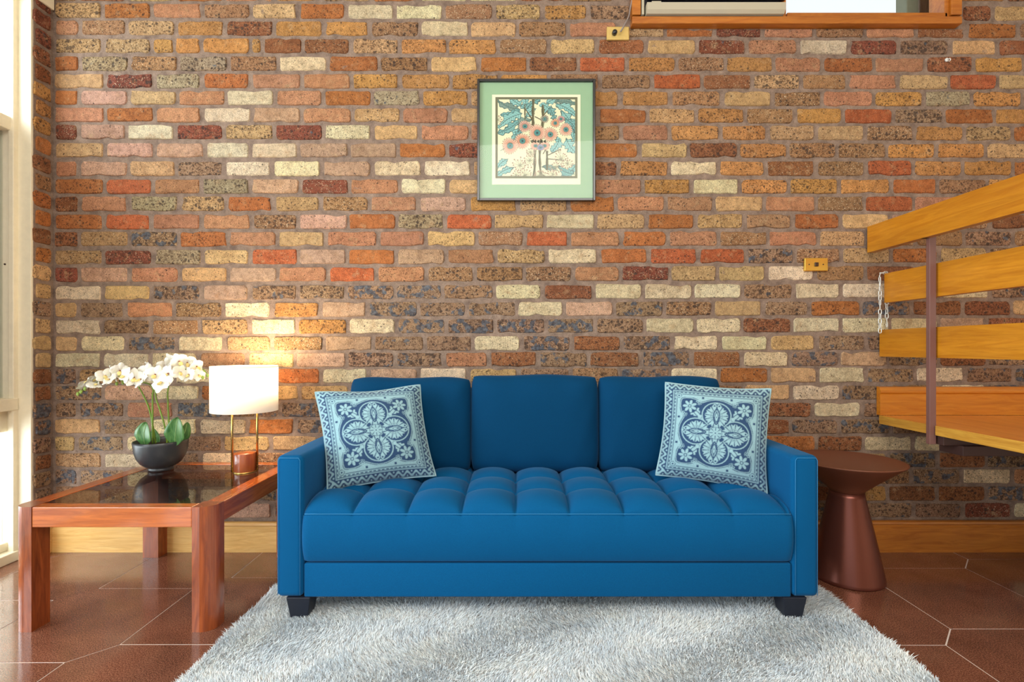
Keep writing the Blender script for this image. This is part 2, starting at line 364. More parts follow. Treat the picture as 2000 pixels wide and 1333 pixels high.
JX = [  # own brick tones, with some cool left and warm right light put in
 '103 C 199 O 295 P 394 T 490 S 581 O 676 W 771 W 866 T 965 C 1059 Y 1149 D 1234 . 1878 B 1940 S 2036 C 2130',
 '103 P 155 T 246 C 342 Y 439 B 534 Y 631 Y 722 T 820 W 917 S 1010 T 1109 P 1206 C 1300 O 1395 M 1490 P 1592 T 1690 P 1790 B 1888 O 1990 T 2086 Y 2130',
 '103 C 199 C 296 Y 339 Y 393 Y 488 Y 512 B 591 B 685 C 780 Y 874 Y 972 T 1071 S 1165 B 1262 S 1362 M 1459 P 1560 W 1659 M 1756 D 1857 S 1950 B 2046 T 2130',
 '103 O 155 G 251 T 347 G 445 T 543 W 640 O 740 T 837 S 936 O 1032 B 1129 R 1224 Y 1322 T 1418 Y 1511 P 1608 O 1708 P 1808 B 1904 Y 2000 C 2096 B 2130',
 '103 S 203 M 300 G 393 O 488 P 590 P 685 Y 781 Y 881 Y 975 Y 1072 T 1171 T 1275 R 1371 B 1470 C 1565 T 1657 P 1755 S 1855 R 1950 S 2046 T 2130',
 '103 O 153 K 251 S 345 P 441 W 536 P 631 O 726 G 823 Y 916 C 1012 Y 1110 Y 1211 Y 1310 T 1411 S 1510 T 1607 P 1707 Y 1805 G 1900 Y 1997 O 2093 S 2130',
 '103 P 204 O 300 P 395 W 491 K 588 P 688 C 783 P 878 S 975 Y 1072 T 1168 O 1265 C 1361 Y 1455 T 1553 Y 1648 R 1746 D 1845 O 1944 Y 2040 C 2130',
 '103 M 153 K 246 W 340 M 437 C 534 M 632 W 726 S 820 P 918 P 1015 T 1112 T 1213 P 1308 Y 1407 Y 1500 C 1595 S 1691 T 1787 Y 1884 C 1980 O 2076 T 2130',
 '103 S 204 K 301 K 399 W 488 W 582 K 681 K 777 O 873 M 970 T 1062 O 1155 O 1250 S 1345 B 1443 Y 1539 T 1636 T 1733 Y 1829 Y 1928 S 2024 Y 2130',
 '103 P 152 K 251 S 342 D 437 W 530 W 628 K 727 W 825 W 922 C 1018 T 1112 B 1208 Y 1307 W 1404 Y 1496 B 1594 T 1693 R 1785 Y 1882 Y 1980 O 2076 C 2130',
 '103 O 204 R 297 P 393 G 488 K 586 M 682 P 780 W 874 S 970 T 1063 O 1158 P 1255 Y 1351 W 1446 Y 1541 Y 1640 Y 1741 O 1833 T 1931 Y 2027 B 2130',
 '103 B 153 P 250 G 349 C 441 O 534 C 626 T 721 P 816 K 914 Y 1012 C 1111 O 1203 P 1301 T 1395 S 1493 P 1595 T 1690 R 1786 P 1885 T 1981 B 2077 O 2130',
 '103 O 202 R 294 P 393 P 490 T 582 K 679 O 774 G 870 R 963 C 1064 W 1164 S 1262 O 1359 C 1455 T 1548 O 1643 S 1740 K 1840 T 1935 B 2030 Y 2130',
 '103 B 153 C 251 D 348 O 445 P 540 S 636 P 738 P 832 S 930 T 1025 R 1112 P 1213 O 1305 P 1405 T 1501 P 1598 C 1694 T 1790 T 1884 D 1980 T 2076 S 2130',
 '103 C 200 M 298 G 394 S 488 R 582 K 677 O 774 K 871 P 968 C 1067 W 1170 O 1268 R 1364 R 1459 D 1552 T 1645 C 1741 O 1835 S 1932 T 2028 C 2130',
 '103 M 153 K 251 P 350 S 445 K 541 P 640 R 735 P 832 T 928 T 1023 T 1119 P 1213 M 1309 S 1401 S 1498 W 1593 T 1692 B 1790 T 1886 T 1982 D 2078 T 2130',
 '103 W 200 S 294 D 392 K 487 D 581 D 675 D 771 D 864 D 965 W 1060 B 1160 W 1257 W 1354 W 1450 D 1552 W 1643 W 1740 T 1838 W 1935 D 2031 T 2130',
 '103 S 151 D 244 P 338 T 435 W 530 Y 625 K 718 D 816 D 912 D 1009 W 1102 K 1200 D 1298 T 1393 S 1490 D 1583 O 1683 D 1782 B 1882 B 1978 S 2074 D 2130',
 '103 W 198 D 293 T 389 C 487 W 580 Y 679 W 774 D 871 D 967 D 1067 D 1162 D 1260 W 1358 W 1450 B 1547 W 1643 W 1740 W 1834 K 1928 B 2024 W 2130',
 '103 S 153 W 246 D 343 W 438 C 531 T 632 K 728 D 830 D 923 W 1018 D 1117 B 1215 D 1312 W 1407 W 1502 S 1595 D 1693 D 1790 D 1885 D 1980 T 2076 D 2130',
 '103 W 197 W 292 W 386 T 482 S 576 K 676 D 771 D 867 P 955 B 1051 D 1150 B 1251 D 1352 B 1450 W 1543 D 1640 K 1735 D 1835 B 1930 D 2026 C 2130',
 '103 D 151 C 245 W 341 W 436 O 532 O 626 W 719 K 816 W 914 S 1012 D 1115 T 1212 D 1309 W 1404 O 1503 S 1598 W 1692 D 1788 W 1886 D 1982 D 2078 T 2130',
 '103 D 200 K 301 W 390 O 487 S 584 S 683 W 780 D 876 T 972 W 1068 D 1164 T 1260 D 1356 T 1452 S 1547 W 1643 D 1740 T 1835 W 1930 D 2130',
 '103 D 151 D 243 P 341 D 437 T 500 D 545 D 632 T 728 W 824 D 920 T 1016 D 1112 W 1208 D 1304 T 1400 B 1493 B 1588 W 1684 D 1780 D 1876 W 1972 D 2068 T 2130',
 '103 S 197 D 290 W 387 W 482 O 575 D 672 T 768 D 864 W 960 D 1056 T 1152 D 1248 D 1344 W 1440 B 1545 D 1640 D 1742 D 1838 T 1934 D 2030 W 2130',
 '103 S 147 D 243 W 337 D 434 S 528 S 622 D 718 T 814 D 910 W 1006 D 1102 T 1198 D 1294 W 1390 D 1486 O 1596 B 1688 W 1784 W 1880 D 1976 T 2072 B 2130',
 '103 C 199 W 296 D 390 W 486 T 580 D 676 W 772 D 868 T 964 D 1060 W 1156 D 1252 T 1348 D 1444 D 1540 B 1640 S 1735 D 1833 B 1928 D 2024 W 2130',
 '103 D 151 D 246 C 343 T 438 D 530 D 626 T 722 D 818 W 914 D 1010 T 1106 D 1202 D 1298 W 1394 D 1490 T 1586 D 1690 T 1782 D 1880 W 1978 P 2074 D 2130',
 '103 D 199 C 296 D 390 W 486 D 580 T 676 D 772 D 868 T 964 D 1060 D 1156 T 1252 D 1348 D 1444 D 1540 B 1640 Y 1735 B 1832 B 1928 D 2024 T 2130',
 '103 T 151 D 246 C 343 D 438 K 532 D 628 T 724 D 820 D 916 D 1012 D 1108 T 1204 D 1300 D 1396 T 1492 D 1590 D 1688 D 1785 D 1882 M 1978 W 2074 D 2130']
OPEN = (.568, 2.152, 2.565)                                # window_2 opening in the back wall: x0, x1, sill height
WY = 2.5
bmw = bmesh.new()
abox(bmw, -2.36, OPEN[0], WY+.006, WY+.08, -.06, 3.4); abox(bmw, OPEN[0], OPEN[1], WY+.006, WY+.08, -.06, OPEN[2])
abox(bmw, OPEN[1], 3.6, WY+.006, WY+.08, -.06, 3.4); abox(bmw, OPEN[0], OPEN[1], WY+.006, WY+.08, 3.15, 3.4)
wall = link('wall_back', bm_mesh(bmw), M_MORTAR); tag(wall, kind='structure')
def brick_geo(w, h, depth=.020, rough=.0022, n_top=6):
    """outline in (s,t) centred; returns verts (s,d,t) with d=0 the face and faces"""
    cs = [min(.010, h*.16)*random.uniform(.45, 1.7) for _ in range(4)]; w2, h2 = w/2, h/2; n_top = n_top if w > .12 else 3
    def j(k=1): return random.uniform(-rough, rough)*k
    def chip(): return random.uniform(.003, .009) if random.random() < .09 else 0
    pts = []
    for k in range(n_top): pts.append((-w2+cs[0]+(w-cs[0]-cs[1])*(k+j(60)*(0 < k < n_top-1))/(n_top-1), h2+j()-chip()))
    pts += [(w2-cs[1]*.3, h2-cs[1]*.4), (w2+j()-chip(), h2-cs[1]*1.2), (w2+j(), -h2+cs[2]*1.2), (w2-cs[2]*.3, -h2+cs[2]*.35)]
    for k in range(n_top): pts.append((w2-cs[2]-(w-cs[2]-cs[3])*(k+j(60)*(0 < k < n_top-1))/(n_top-1), -h2+j()+chip()))
    pts += [(-w2+cs[3]*.3, -h2+cs[3]*.35), (-w2+j(), -h2+cs[3]*1.2), (-w2+j()+chip(), h2-cs[0]*1.2), (-w2+cs[0]*.3, h2-cs[0]*.4)]
    n = len(pts); vs = []
    for s, t in pts: vs.append((s*(1-.007/w), random.uniform(-.0006, .0012), t*(1-.007/h)))
    for s, t in pts: vs.append((s, .004+random.uniform(0, .002), t))
    for s, t in pts: vs.append((s*1.005, depth, t*1.01))
    fs = [tuple(range(n-1, -1, -1))]
    for r in (0, 1):
        for i in range(n):
            k = (i+1) % n; fs.append((r*n+i, r*n+k, (r+1)*n+k, (r+1)*n+i))
    return vs, fs
def paint(me, cols, wears):                               # per-vertex colours
    a = me.color_attributes.new('brick_colour', 'FLOAT_COLOR', 'POINT'); a.data.foreach_set('color', np.array(cols, dtype=np.float32).ravel())
    b = me.color_attributes.new('brick_wear', 'FLOAT_COLOR', 'POINT'); b.data.foreach_set('color', np.array(wears, dtype=np.float32).ravel())
def brick_look(ch):
    if ch not in PAL: ch = 'T'
    c = np.array(lin(PAL[ch])[:3]); c *= random.uniform(.86, 1.12); c *= np.array([random.uniform(.96, 1.05), random.uniform(.96, 1.04), random.uniform(.9, 1.08)])
    w = WEAR[ch]; w = [min(1.3, max(0, x*random.uniform(.55, 1.25))) for x in w]
    return (*np.clip(c, 0, .95), 1), (*w, 1)
bricks = []                                               # (x0,x1,z centre,h,class,in view score)
rows = [(k, ROWS_L[k], ROWS_R[k], JX[k]) for k in range(30)]
def hidden(px, py):
    if 690 < px < 1400 and py > 745: return True          # sofa back
    if 645 < px < 1480 and py > 745: return True
    if 540 < px < 1600 and py > 895: return True
    if 590 < px < 1545 and py > 860: return True
    if 950 < px < 1145 and 175 < py < 370: return True
    if px > 1730 and (760 < py < 835): return True
    if px > 2005 or px < 103 or py > 1018 or py < 5: return True
    return False
for k, yl, yr, s in rows:
    tk = s.split(); xs = [float(t) for t in tk[0::2]]; cl = tk[1::2]
    for i, ch in enumerate(cl):
        if ch == '.': continue
        x0, x1 = xs[i], xs[i+1]; xm = (x0+x1)/2; yy = yl+(yr-yl)*min(1.05, xm/1900)
        bricks.append((x0, x1, yy, ch, not hidden(xm, yy)))
letters = 'CTYOPSWBKYTC'
def above(x0, x1, y, sh):                                 # courses above the frame
    x = x0+(0 if sh else 48)
    if not sh: bricks.append((x0, x0+48, y, random.choice(letters), False))
    while x < x1:
        if not (x+60 > 1232 and x+36 < 1878): bricks.append((x, x+95.5, y, random.choice(letters), False))
        x += 95.5
for k in range(1, 9): above(103, 2120, 21-34.4*k, k % 2 == 0)
vis = [b for b in bricks if b[4]]; random.Random(3).shuffle(vis)
# the 300 that show largest: whole stretchers in open view first, spread over the picture
vis.sort(key=lambda b: -min(b[1]-b[0], 88))
single = set(id(b) for b in vis[:300])
gv, gf, gc, gw = [], [], [], []
for b in bricks:
    x0, x1, y, ch, v = b
    gap = random.uniform(3.0, 5.2); X0 = (x0+gap-CX)/400; X1 = (x1-gap-CX)/400
    if X1-X0 < .02: continue
    Z = EYE+(CY-y)/400+random.uniform(-.0012, .0012); h = random.uniform(.0665, .0715)
    xm_ = (X0+X1)/2
    if OPEN[0]-.06 < xm_ < OPEN[1]+.06 and Z+h/2 > OPEN[2]-.0145:
        if Z > OPEN[2]-.005 and Z < 3.17: continue
        if Z < OPEN[2]: top = OPEN[2]-.0145; bot = Z-h/2; Z = (top+bot)/2; h = top-bot
    vs, fs = brick_geo(X1-X0, h); col, wr = brick_look(ch)
    yo = WY+random.uniform(-.0015, .0015)+(.002 if ch == 'D' else 0); cx = (X0+X1)/2
    if id(b) in single:
        me = mesh_from(vs, fs); paint(me, [col]*len(vs), [wr]*len(vs)); o = link('brick', me, M_BRICK, wall); o.location = (cx, yo, Z)
    else:
        n = len(gv); gv += [(cx+a, yo+d, Z+t) for a, d, t in vs]; gf += [tuple(n+i for i in f) for f in fs]; gc += [col]*len(vs); gw += [wr]*len(vs)
me = mesh_from(gv, gf); paint(me, gc, gw); o = link('further_bricks', me, M_BRICK, wall); tag(o, kind='stuff')
# ------------------------------------------------ left side: brick pier, window, walls beyond the frame
PX = -2.252
wl = link('wall_left', box(-2.45, PX-.006, 2.405, 2.62, -.06, 3.4), M_MORTAR); tag(wl, kind='structure')
PIER = 'MMMBBYYYOBTOOBOSSDSSSBBDDDBDDTYOTY'
for k in range(-9, 30):
    yy = ROWS_L[k] if k >= 0 else 19+34.4*k
    Z = EYE+(CY-yy+1)/400; ch = PIER[k] if k >= 0 else 'T'
    wdt = .088 if k % 2 else .078
    vs, fs = brick_geo(wdt, .070); col, wr = brick_look(ch)
    vs = [(d, -s, t) for s, d, t in vs]                    # face looks towards +X
    vs = [(-x, y, z) for x, y, z in vs]
    me = mesh_from(vs, [f for f in fs]); bm = bmesh.new(); bm.from_mesh(me); bmesh.ops.recalc_face_normals(bm, faces=bm.faces); bm.to_mesh(me); bm.free()
    paint(me, [col]*len(vs), [wr]*len(vs)); o = link('brick', me, M_BRICK, wl); o.location = (PX, 2.495-wdt/2-.004, Z)
win = link('window_1', box(-2.45, -2.345, 2.385, 2.42, 0, 2.64, .004), M_CREAM); tag(win, kind='structure')
def wpart(name, me, m): return part(name, me, m, win)
wpart('casing', box(-2.45, -2.262, 2.395, 2.412, 0, 2.64, .002), M_CREAM)
wpart('stop_bead', box(-2.347, -2.322, 2.372, 2.41, .0, 2.64, .003), M_CREAM)
wpart('stop_bead', box(-2.325, -2.303, 2.402, 2.41, .0, 2.64, .003), M_CREAM)
ys = [2.385, 1.28, .17, -.94]
for y in ys[1:]: wpart('mullion', box(-2.45, -2.345, y-.04, y+.04, 0, 2.64, .004), M_CREAM)
for z0, z1, xo in ((2.0, 2.062, -2.335), (.70, .757, -2.318), (0, .045, -2.312), (2.60, 2.66, -2.345)):
    wpart('transom', box(-2.44, xo, -.98, 2.394, z0, z1, .004), M_CREAM)
wpart('sash_rail', box(-2.40, -2.362, -.98, 2.388, .60, .70, .004), M_CREAM)
wpart('sash_rail', box(-2.40, -2.362, -.98, 2.388, .045, .085, .004), M_CREAM)
for i in range(3):
    y0, y1 = ys[i+1]+.04, ys[i]-(.04 if i else 0)
    for z0, z1 in ((.085, .60), (.757, 2.0), (2.062, 2.60)):
        wpart('pane', box(-2.390, -2.384, y0, y1, z0, z1), M_PANE)
    if i == 0: wpart('insect_screen', box(-2.404, -2.400, y0, y1, .757, 2.0), M_SCREEN)
for z in (1.33,):
    wpart('latch_screw', lathe_mesh([(0, 0), (.004, 0), (.004, .003), (0, .004)], 0, 0, 12), M_DARKBROWN).matrix_parent_inverse = Matrix.Translation((-2.372, 2.384, 1.38)) @ Matrix.Rotation(math.pi/2, 4, 'X')
t = link('trim_1', box(-2.45, -2.243, -1, 2.497, 2.636, 2.80, .003), M_CREAM); tag(t, kind='structure')
o = link('wall_left_upper', box(-2.45, -2.30, -3, 2.40, 2.80, 3.4), M_WALLPAINT); o.name = 'wall_left.001'; tag(o, kind='structure')
o = link('wall_left.002', box(-2.45, -2.345, -3, -.98, 0, 2.8), M_WALLPAINT); tag(o, kind='structure')
o = link('ceiling', box(-2.45, 3.6, -3.0, 2.74, 3.4, 3.5), M_WALLPAINT); tag(o, kind='structure')
o = link('light_block_rear', box(.9, 3.6, -3.1, -3.0, -.06, 3.5), M_WALLPAINT); tag(o, kind='structure')  # unseen partial wall, added to cut the light from the right rear
o = link('wall_right', box(3.6, 3.7, -3.0, 2.74, -.06, 3.5), M_WALLPAINT); tag(o, kind='structure')
# ------------------------------------------------ baseboards
def skirting(name, x0, x1, m, zt=.15):
    pts = [(2.499, 0), (2.476, 0), (2.476, zt-.028), (2.479, zt-.026), (2.479, zt-.018), (2.474, zt-.013), (2.476, zt-.003), (2.482, zt), (2.499, zt)]
    o = link(name, prism(pts, x0, x1, axis='x'), m); tag(o, kind='structure'); return o
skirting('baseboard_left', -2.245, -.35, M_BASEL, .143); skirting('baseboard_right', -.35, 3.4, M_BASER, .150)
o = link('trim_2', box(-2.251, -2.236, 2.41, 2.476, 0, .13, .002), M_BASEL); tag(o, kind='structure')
# ------------------------------------------------ high window in the back wall with air conditioner
w2 = link('window_2', box(OPEN[0]-.002, OPEN[1]+.002, 2.462, 2.58, OPEN[2]-.013, OPEN[2]+.022, .003), M_WINWOOD); tag(w2, kind='structure')
def w2p(n, me, m): return part(n, me, m, w2)
w2p('frame_side', box(OPEN[0]-.002, OPEN[0]+.040, 2.4625, 2.58, OPEN[2]+.03, 3.15, .003), M_WINWOOD)
w2p('frame_side', box(OPEN[1]-.050, OPEN[1]+.002, 2.4625, 2.58, OPEN[2]+.03, 3.15, .003), M_WINWOOD)
w2p('sash_stile', box(OPEN[1]-.072, OPEN[1]-.050, 2.475, 2.572, OPEN[2]+.022, 3.13, .003), M_WINWOOD)
w2p('sash_rail', box(1.318, OPEN[1]-.058, 2.475, 2.572, OPEN[2]+.022, OPEN[2]+.048, .003), M_WINWOOD)
w2p('frame_head', box(OPEN[0], OPEN[1], 2.4625, 2.58, 3.12, 3.17, .003), M_WINWOOD)
w2p('mullion', box(1.300, 1.316, 2.48, 2.572, OPEN[2]+.022, 3.12, .003), M_WINWOOD)
w2p('pane', box(1.316, OPEN[1]-.058, 2.55, 2.556, OPEN[2]+.05, 3.12), M_PANE)
o = link('veranda_post', box(2.068, 2.132, 2.70, 2.78, 2.2, 3.4, .005), M_GREYPOST); tag(o, 'grey green post outside at the right end of the high window', 'post')
t = thing('timber_screen', (2.22, 2.95, 2.2), 'brown weathered board screen seen through the right end of the high window', 'screen')
for i in range(4): part('board', box(2.295+i*.075, 2.365+i*.075, 2.90, 2.92, 2.2, 3.4, .003, 1), M_BROWNBOARD, t)
ac = thing('air_conditioner', (.96, 2.50, OPEN[2]+.032), 'ivory and dark wall air conditioner sitting in the left half of the high window', 'air conditioner')
part('casing', box(.625, 1.298, 2.49, 2.62, OPEN[2]+.076, 3.05, .006), M_ACDARK, ac)
part('bottom_panel', prism([(2.44, OPEN[2]+.040), (2.452, OPEN[2]+.027), (2.60, OPEN[2]+.024), (2.60, OPEN[2]+.074), (2.44, OPEN[2]+.074)], .632, 1.292, .008, 'x'), M_ACWHITE, ac)
part('side_trim', box(.612, .624, 2.462, 2.60, OPEN[2]+.031, 3.05, .002), M_ACWHITE, ac)
part('badge', box(.655, .70, 2.443, 2.47, OPEN[2]+.0745, OPEN[2]+.082, .001), M_ACWHITE, ac)
for i in range(6): part('louvre', box(.64, 1.30, 2.455, 2.472, OPEN[2]+.098+i*.035, OPEN[2]+.103+i*.035), M_ACDARK, ac)
cordp = spline([P(1212, 62, 2.465), P(1220, 48, 2.46), P(1228, 32, 2.475), P(1232, 12, 2.48), P(1238, -14, 2.455), P(1246, -40, 2.44)], 6)
part('cord', tube_mesh(cordp, .0035, 8), M_GREYCORD, ac)
part('plug', lathe_mesh([(0, 0), (.019, 0), (.021, .006), (.019, .022), (.010, .032), (0, .032)], 0, 0, 20), M_BLACK, ac).matrix_parent_inverse = Matrix.Translation(P(1213, 64, 2.488)) @ Matrix.Rotation(math.pi/2, 4, 'X')
def plate(name, x0, x1, y0, y1, label, cat, m):
    a = P(x0, y1, 2.49); b = P(x1, y0, 2.49); t = thing(name, ((a.x+b.x)/2, 2.497, (a.z+b.z)/2), label, cat)
    part('plate', box(a.x, b.x, 2.488, 2.502, a.z, b.z, .004), m, t); return t, (a.x+b.x)/2, (a.z+b.z)/2
t, cx, cz = plate('power_outlet', 1185, 1229, 52, 78, 'brass power outlet with black plug high on the brick wall beside the window', 'outlet', plain_noise('aged brass plate', lin(214, 184, 112), .35, .08, 40, metal=.5))
def knob(name, x, z, r, h, m, par, n=16, y=2.488):
    o = part(name, lathe_mesh([(0, 0), (r, 0), (r, h*.7), (r*.7, h), (0, h)], 0, 0, n), m, par)
    o.matrix_parent_inverse = Matrix.Translation(parent_loc(par)).inverted() @ Matrix.Translation((x, y, z)) @ Matrix.Rotation(math.pi/2, 4, 'X'); return o
knob('rocker', cx-.018, cz-.002, .012, .020, M_BLACK, t)
t, cx, cz = plate('light_switch', 1571, 1617, 504, 530, 'polished brass switch plate with one dark button, right of centre on the brick wall', 'switch', M_PLATE)
part('button', box(cx-.009, cx+.009, 2.482, 2.49, cz-.010, cz+.010, .003), M_DARKBROWN, t)
knob('screw', cx-.035, cz, .003, .002, M_DARKBROWN, t); knob('screw', cx+.033, cz, .003, .002, M_DARKBROWN, t)
c = P(1851, 116, 2.49); t = thing('wall_hook', c, 'small round white wall hook on the dark orange brick under the window corner', 'hook')
knob('rose', c.x, c.z, .009, .006, M_WHITEMETAL, t, 20, 2.497); 
part('hook', tube_mesh(spline([(c.x, 2.492, c.z), (c.x, 2.478, c.z-.002), (c.x, 2.474, c.z-.012), (c.x, 2.482, c.z-.014)], 5), .002, 8), M_WHITEMETAL, t)
# ------------------------------------------------ framed print
def srgb_arr(a): a = a/255.; return np.where(a <= .04045, a/12.92, ((a+.055)/1.055)**2.4)
def art_colours(n):
    u, v = np.meshgrid(np.linspace(0, 1, n), np.linspace(0, 1, n), indexing='xy')   # v=0 bottom
    col = np.zeros((n, n, 3)); col[:] = (232, 228, 196)
    def put(mask, c, a=1.0): col[mask] = col[mask]*(1-a)+np.array(c)*a
    r = np.random.default_rng(5)
    wv = .012*np.sin(u*37+v*21)+.010*np.sin(v*53-u*17)
    def leaf(x0, y0, x1, y1, w, c, bend=.0):
        dx, dy = x1-x0, y1-y0; ln = math.hypot(dx, dy); tx, ty = dx/ln, dy/ln
        s = ((u-x0)*tx+(v-y0)*ty)/ln; d = -(u-x0)*ty+(v-y0)*tx-bend*np.sin(np.pi*np.clip(s, 0, 1))
        ww = w*np.sin(np.pi*np.clip(s, 0, 1)**.8)**.8*(.86+.2*np.sin(s*30+x0*9))+wv*.8*(s > 0)*(s < 1)
        ins = (s > 0) & (s < 1); put(ins & (np.abs(d) < ww+.006), (70, 96, 96)); put(ins & (np.abs(d) < ww-.002), c)
        put(ins & (d > 0) & (d < ww-.004), np.array(c)*.88+np.array((190, 220, 214))*.12)
        put(ins & (np.abs(d) < .0035), (74, 100, 96)); put(ins & (np.abs(d) < ww-.002) & (np.abs(((s*ln-np.abs(d)*.8) % .03)-.015) < .0028), (92, 130, 132))
    T1, T2, T3 = (146, 196, 194), (122, 172, 172), (124, 146, 136)
    for a in [(.30, .84, .02, .96, .045, T3, .02), (.30, .84, .06, .78, .04, T2, .02), (.33, .80, .03, .62, .055, T1, -.03), (.30, .72, .0, .55, .045, T2, .03),
              (.28, .62, .06, .34, .055, T1, .05), (.33, .6, .22, .44, .04, T2, .0), (.02, .12, .16, .24, .04, T1, .02), (.0, .02, .24, .14, .04, T1, .02),
              (.36, .86, .16, 1.0, .04, T1, .0), (.38, .86, .36, 1.03, .045, T1, .0), (.38, .86, .58, 1.0, .04, T2, .02), (.50, .86, .36, .74, .04, T1, -.02),
              (.62, .92, .84, 1.0, .05, T1, .02), (.55, .92, .70, .76, .05, T1, .03), (.66, .88, .74, .70, .04, T2, .0), (.72, .94, 1.0, .90, .045, T3, .03),
              (.74, .92, 1.0, .76, .05, T1, .02), (.80, .84, .96, .46, .055, T1, .05), (.84, .74, 1.0, .54, .045, T2, .03), (.86, .50, 1.0, .30, .06, T1, -.02),
              (.78, .50, .68, .32, .055, T1, .02), (.98, .16, .80, .02, .06, T1, .02), (.97, .05, .76, .14, .05, T2, .02), (.28, .58, .46, .72, .06, T3, .05), (.55, .14, .78, .08, .03, T3, .03)]:
        leaf(*a)
    for (x, w, y0, y1, lean) in [(.47, .016, 0, 1, .012), (.56, .015, .02, .9, -.02), (.63, .014, .1, .34, .0), (.36, .008, .72, .92, .0)]:
        c = x+lean*np.sin(v*6); mk = (np.abs(u-c) < w*(1+.2*np.sin(v*40))) & (v > y0) & (v < y1); put(mk, (92, 88, 68)); put(mk & (u > c+.004), (120, 116, 90))
    for (x0, y0, x1, y1) in [(.47, .7, .36, .86), (.47, .68, .40, .80), (.56, .72, .48, .76), (.56, .74, .64, .84), (.56, .7, .62, .78), (.38, .72, .32, .62), (.63, .28, .80, .36), (.64, .24, .84, .22), (.58, .3, .66, .42), (.5, .05, .4, .0), (.56, .05, .66, .0)]:
        dx, dy = x1-x0, y1-y0; ln = math.hypot(dx, dy); s = ((u-x0)*dx+(v-y0)*dy)/ln/ln; d = np.abs(-(u-x0)*dy+(v-y0)*dx)/ln
        put((s > 0) & (s < 1) & (d < .006), (98, 92, 72))
    def burst(cx, cy, R, k, dark=.02):
        rr = np.hypot(u-cx, v-cy); th = np.arctan2(v-cy, u-cx)
        for m in range(k):
            a = 2*math.pi*m/k+r.uniform(-.1, .1); l = R*r.uniform(.6, 1); ex, ey = cx+l*math.cos(a), cy+l*math.sin(a)
            s = ((u-cx)*math.cos(a)+(v-cy)*math.sin(a)); d = np.abs(-(u-cx)*math.sin(a)+(v-cy)*math.cos(a))
            put((s > 0) & (s < l) & (d < .0025), (150, 146, 122)); put(np.hypot(u-ex, v-ey) < .010, (196, 168, 146)); put(np.hypot(u-ex, v-ey) < .005, (120, 104, 90))
    for b in [(.30, .16, .1, 16), (.42, .22, .09, 14), (.36, .04, .09, 16), (.80, .24, .11, 16), (.74, .14, .08, 12), (.88, .18, .07, 12), (.55, .03, .09, 20), (.25, .04, .06, 10), (.70, .05, .07, 12), (.43, .32, .06, 12), (.03, .72, .06, 10)]: burst(*b)
    def flower(cx, cy, R, k, sq=1.0, half=None, c=(220, 168, 148)):
        X, Y = u-cx, (v-cy)/sq; rr = np.hypot(X, Y); th = np.arctan2(Y, X)
        e = R*(.66+.34*np.abs(np.cos(th*k/2))**.7)*(1+.06*np.sin(th*3+cx*40)); mk = rr < e
        if half is not None: mk &= (Y > half*R)
        put(mk, (120, 96, 84)); mi = (rr < e-.006) & mk; put(mi, c)
        put(mi & (np.abs(np.sin(th*k/2)) < .22) & (rr > R*.35), (176, 112, 96)); put(mi & (rr > R*.62) & (np.cos(th*k*1.0) > .6), (238, 196, 170))
        put(mk & (rr < R*.40), (150, 120, 96)); put(mk & (rr < R*.33), (84, 142, 142)); put(mk & (rr < R*.13), (58, 84, 92))
    for f in [(.36, .64, .085, 18, .9, None, (196, 150, 140)), (.33, .46, .10, 20, 1.0, None, (216, 156, 132)), (.18, .40, .105, 22), (.60, .73, .055, 16, .9, None, (90, 130, 124)), (.86, .60, .085, 18), (.73, .68, .06, 14, 1.0, None, (214, 150, 120)),
              (.67, .54, .092, 22), (.51, .56, .11, 26), (.49, .40, .07, 16, .8), (.60, .40, .07, 16, .8), (.55, .38, .05, 12, .9, None, (110, 140, 190)), (.80, .73, .05, 12, .9, None, (190, 140, 150))]: flower(*f)
    for m in range(14):
        x = .44+.17*m/13; put((np.abs(u-x) < .006) & (np.abs(v-.455) < .012+.008*math.sin(m*2.1)), (70, 70, 62))
    bx = .028
    put((u < bx) | (u > 1-bx) | (v < bx) | (v > 1-bx), (118, 116, 94))
    g = r.normal(0, 5, (n, n, 1)); return srgb_arr(np.clip(col+g, 0, 255))
def grid_plane(x0, x1, z0, z1, y, n, cols):
    u, v = np.meshgrid(np.linspace(0, 1, n), np.linspace(0, 1, n), indexing='xy')
    co = np.stack([x0+(x1-x0)*u, np.full_like(u, y), z0+(z1-z0)*v], -1).reshape(-1, 3)
    return grid_mesh(co, n, n, cols)
def grid_mesh(co, nu, nv, cols=None, flip=False, smooth=True):
    idx = np.arange(nu*nv).reshape(nv, nu); a, b, c, d = idx[:-1, :-1].ravel(), idx[:-1, 1:].ravel(), idx[1:, 1:].ravel(), idx[1:, :-1].ravel()
    f = np.stack([a, d, c, b] if flip else [a, b, c, d], -1).astype(np.int32)
    me = bpy.data.meshes.new('g'); me.vertices.add(len(co)); me.vertices.foreach_set('co', np.asarray(co, np.float32).ravel())
    me.loops.add(f.size); me.loops.foreach_set('vertex_index', f.ravel()); me.polygons.add(len(f)); me.polygons.foreach_set('loop_start', np.arange(0, f.size, 4, dtype=np.int32))
    me.update(calc_edges=True); me.validate(); shade(me, smooth)
    if cols is not None:
        at = me.color_attributes.new('print', 'FLOAT_COLOR', 'POINT'); c4 = np.ones((len(co), 4), np.float32); c4[:, :3] = cols.reshape(-1, 3); at.data.foreach_set('color', c4.ravel())
    return me
A = P(932, 392, 2.475); B = P(1163, 154, 2.475); pcx, pcz = (A.x+B.x)/2, (A.z+B.z)/2
pic = thing('framed_print', (pcx, 2.485, pcz), 'square black framed flower print with sage green mount hanging on the brick wall', 'picture')
hw, hh = (B.x-A.x)/2, (B.z-A.z)/2
def pp(n, me, m): return part(n, me, m, pic)
fw = .012
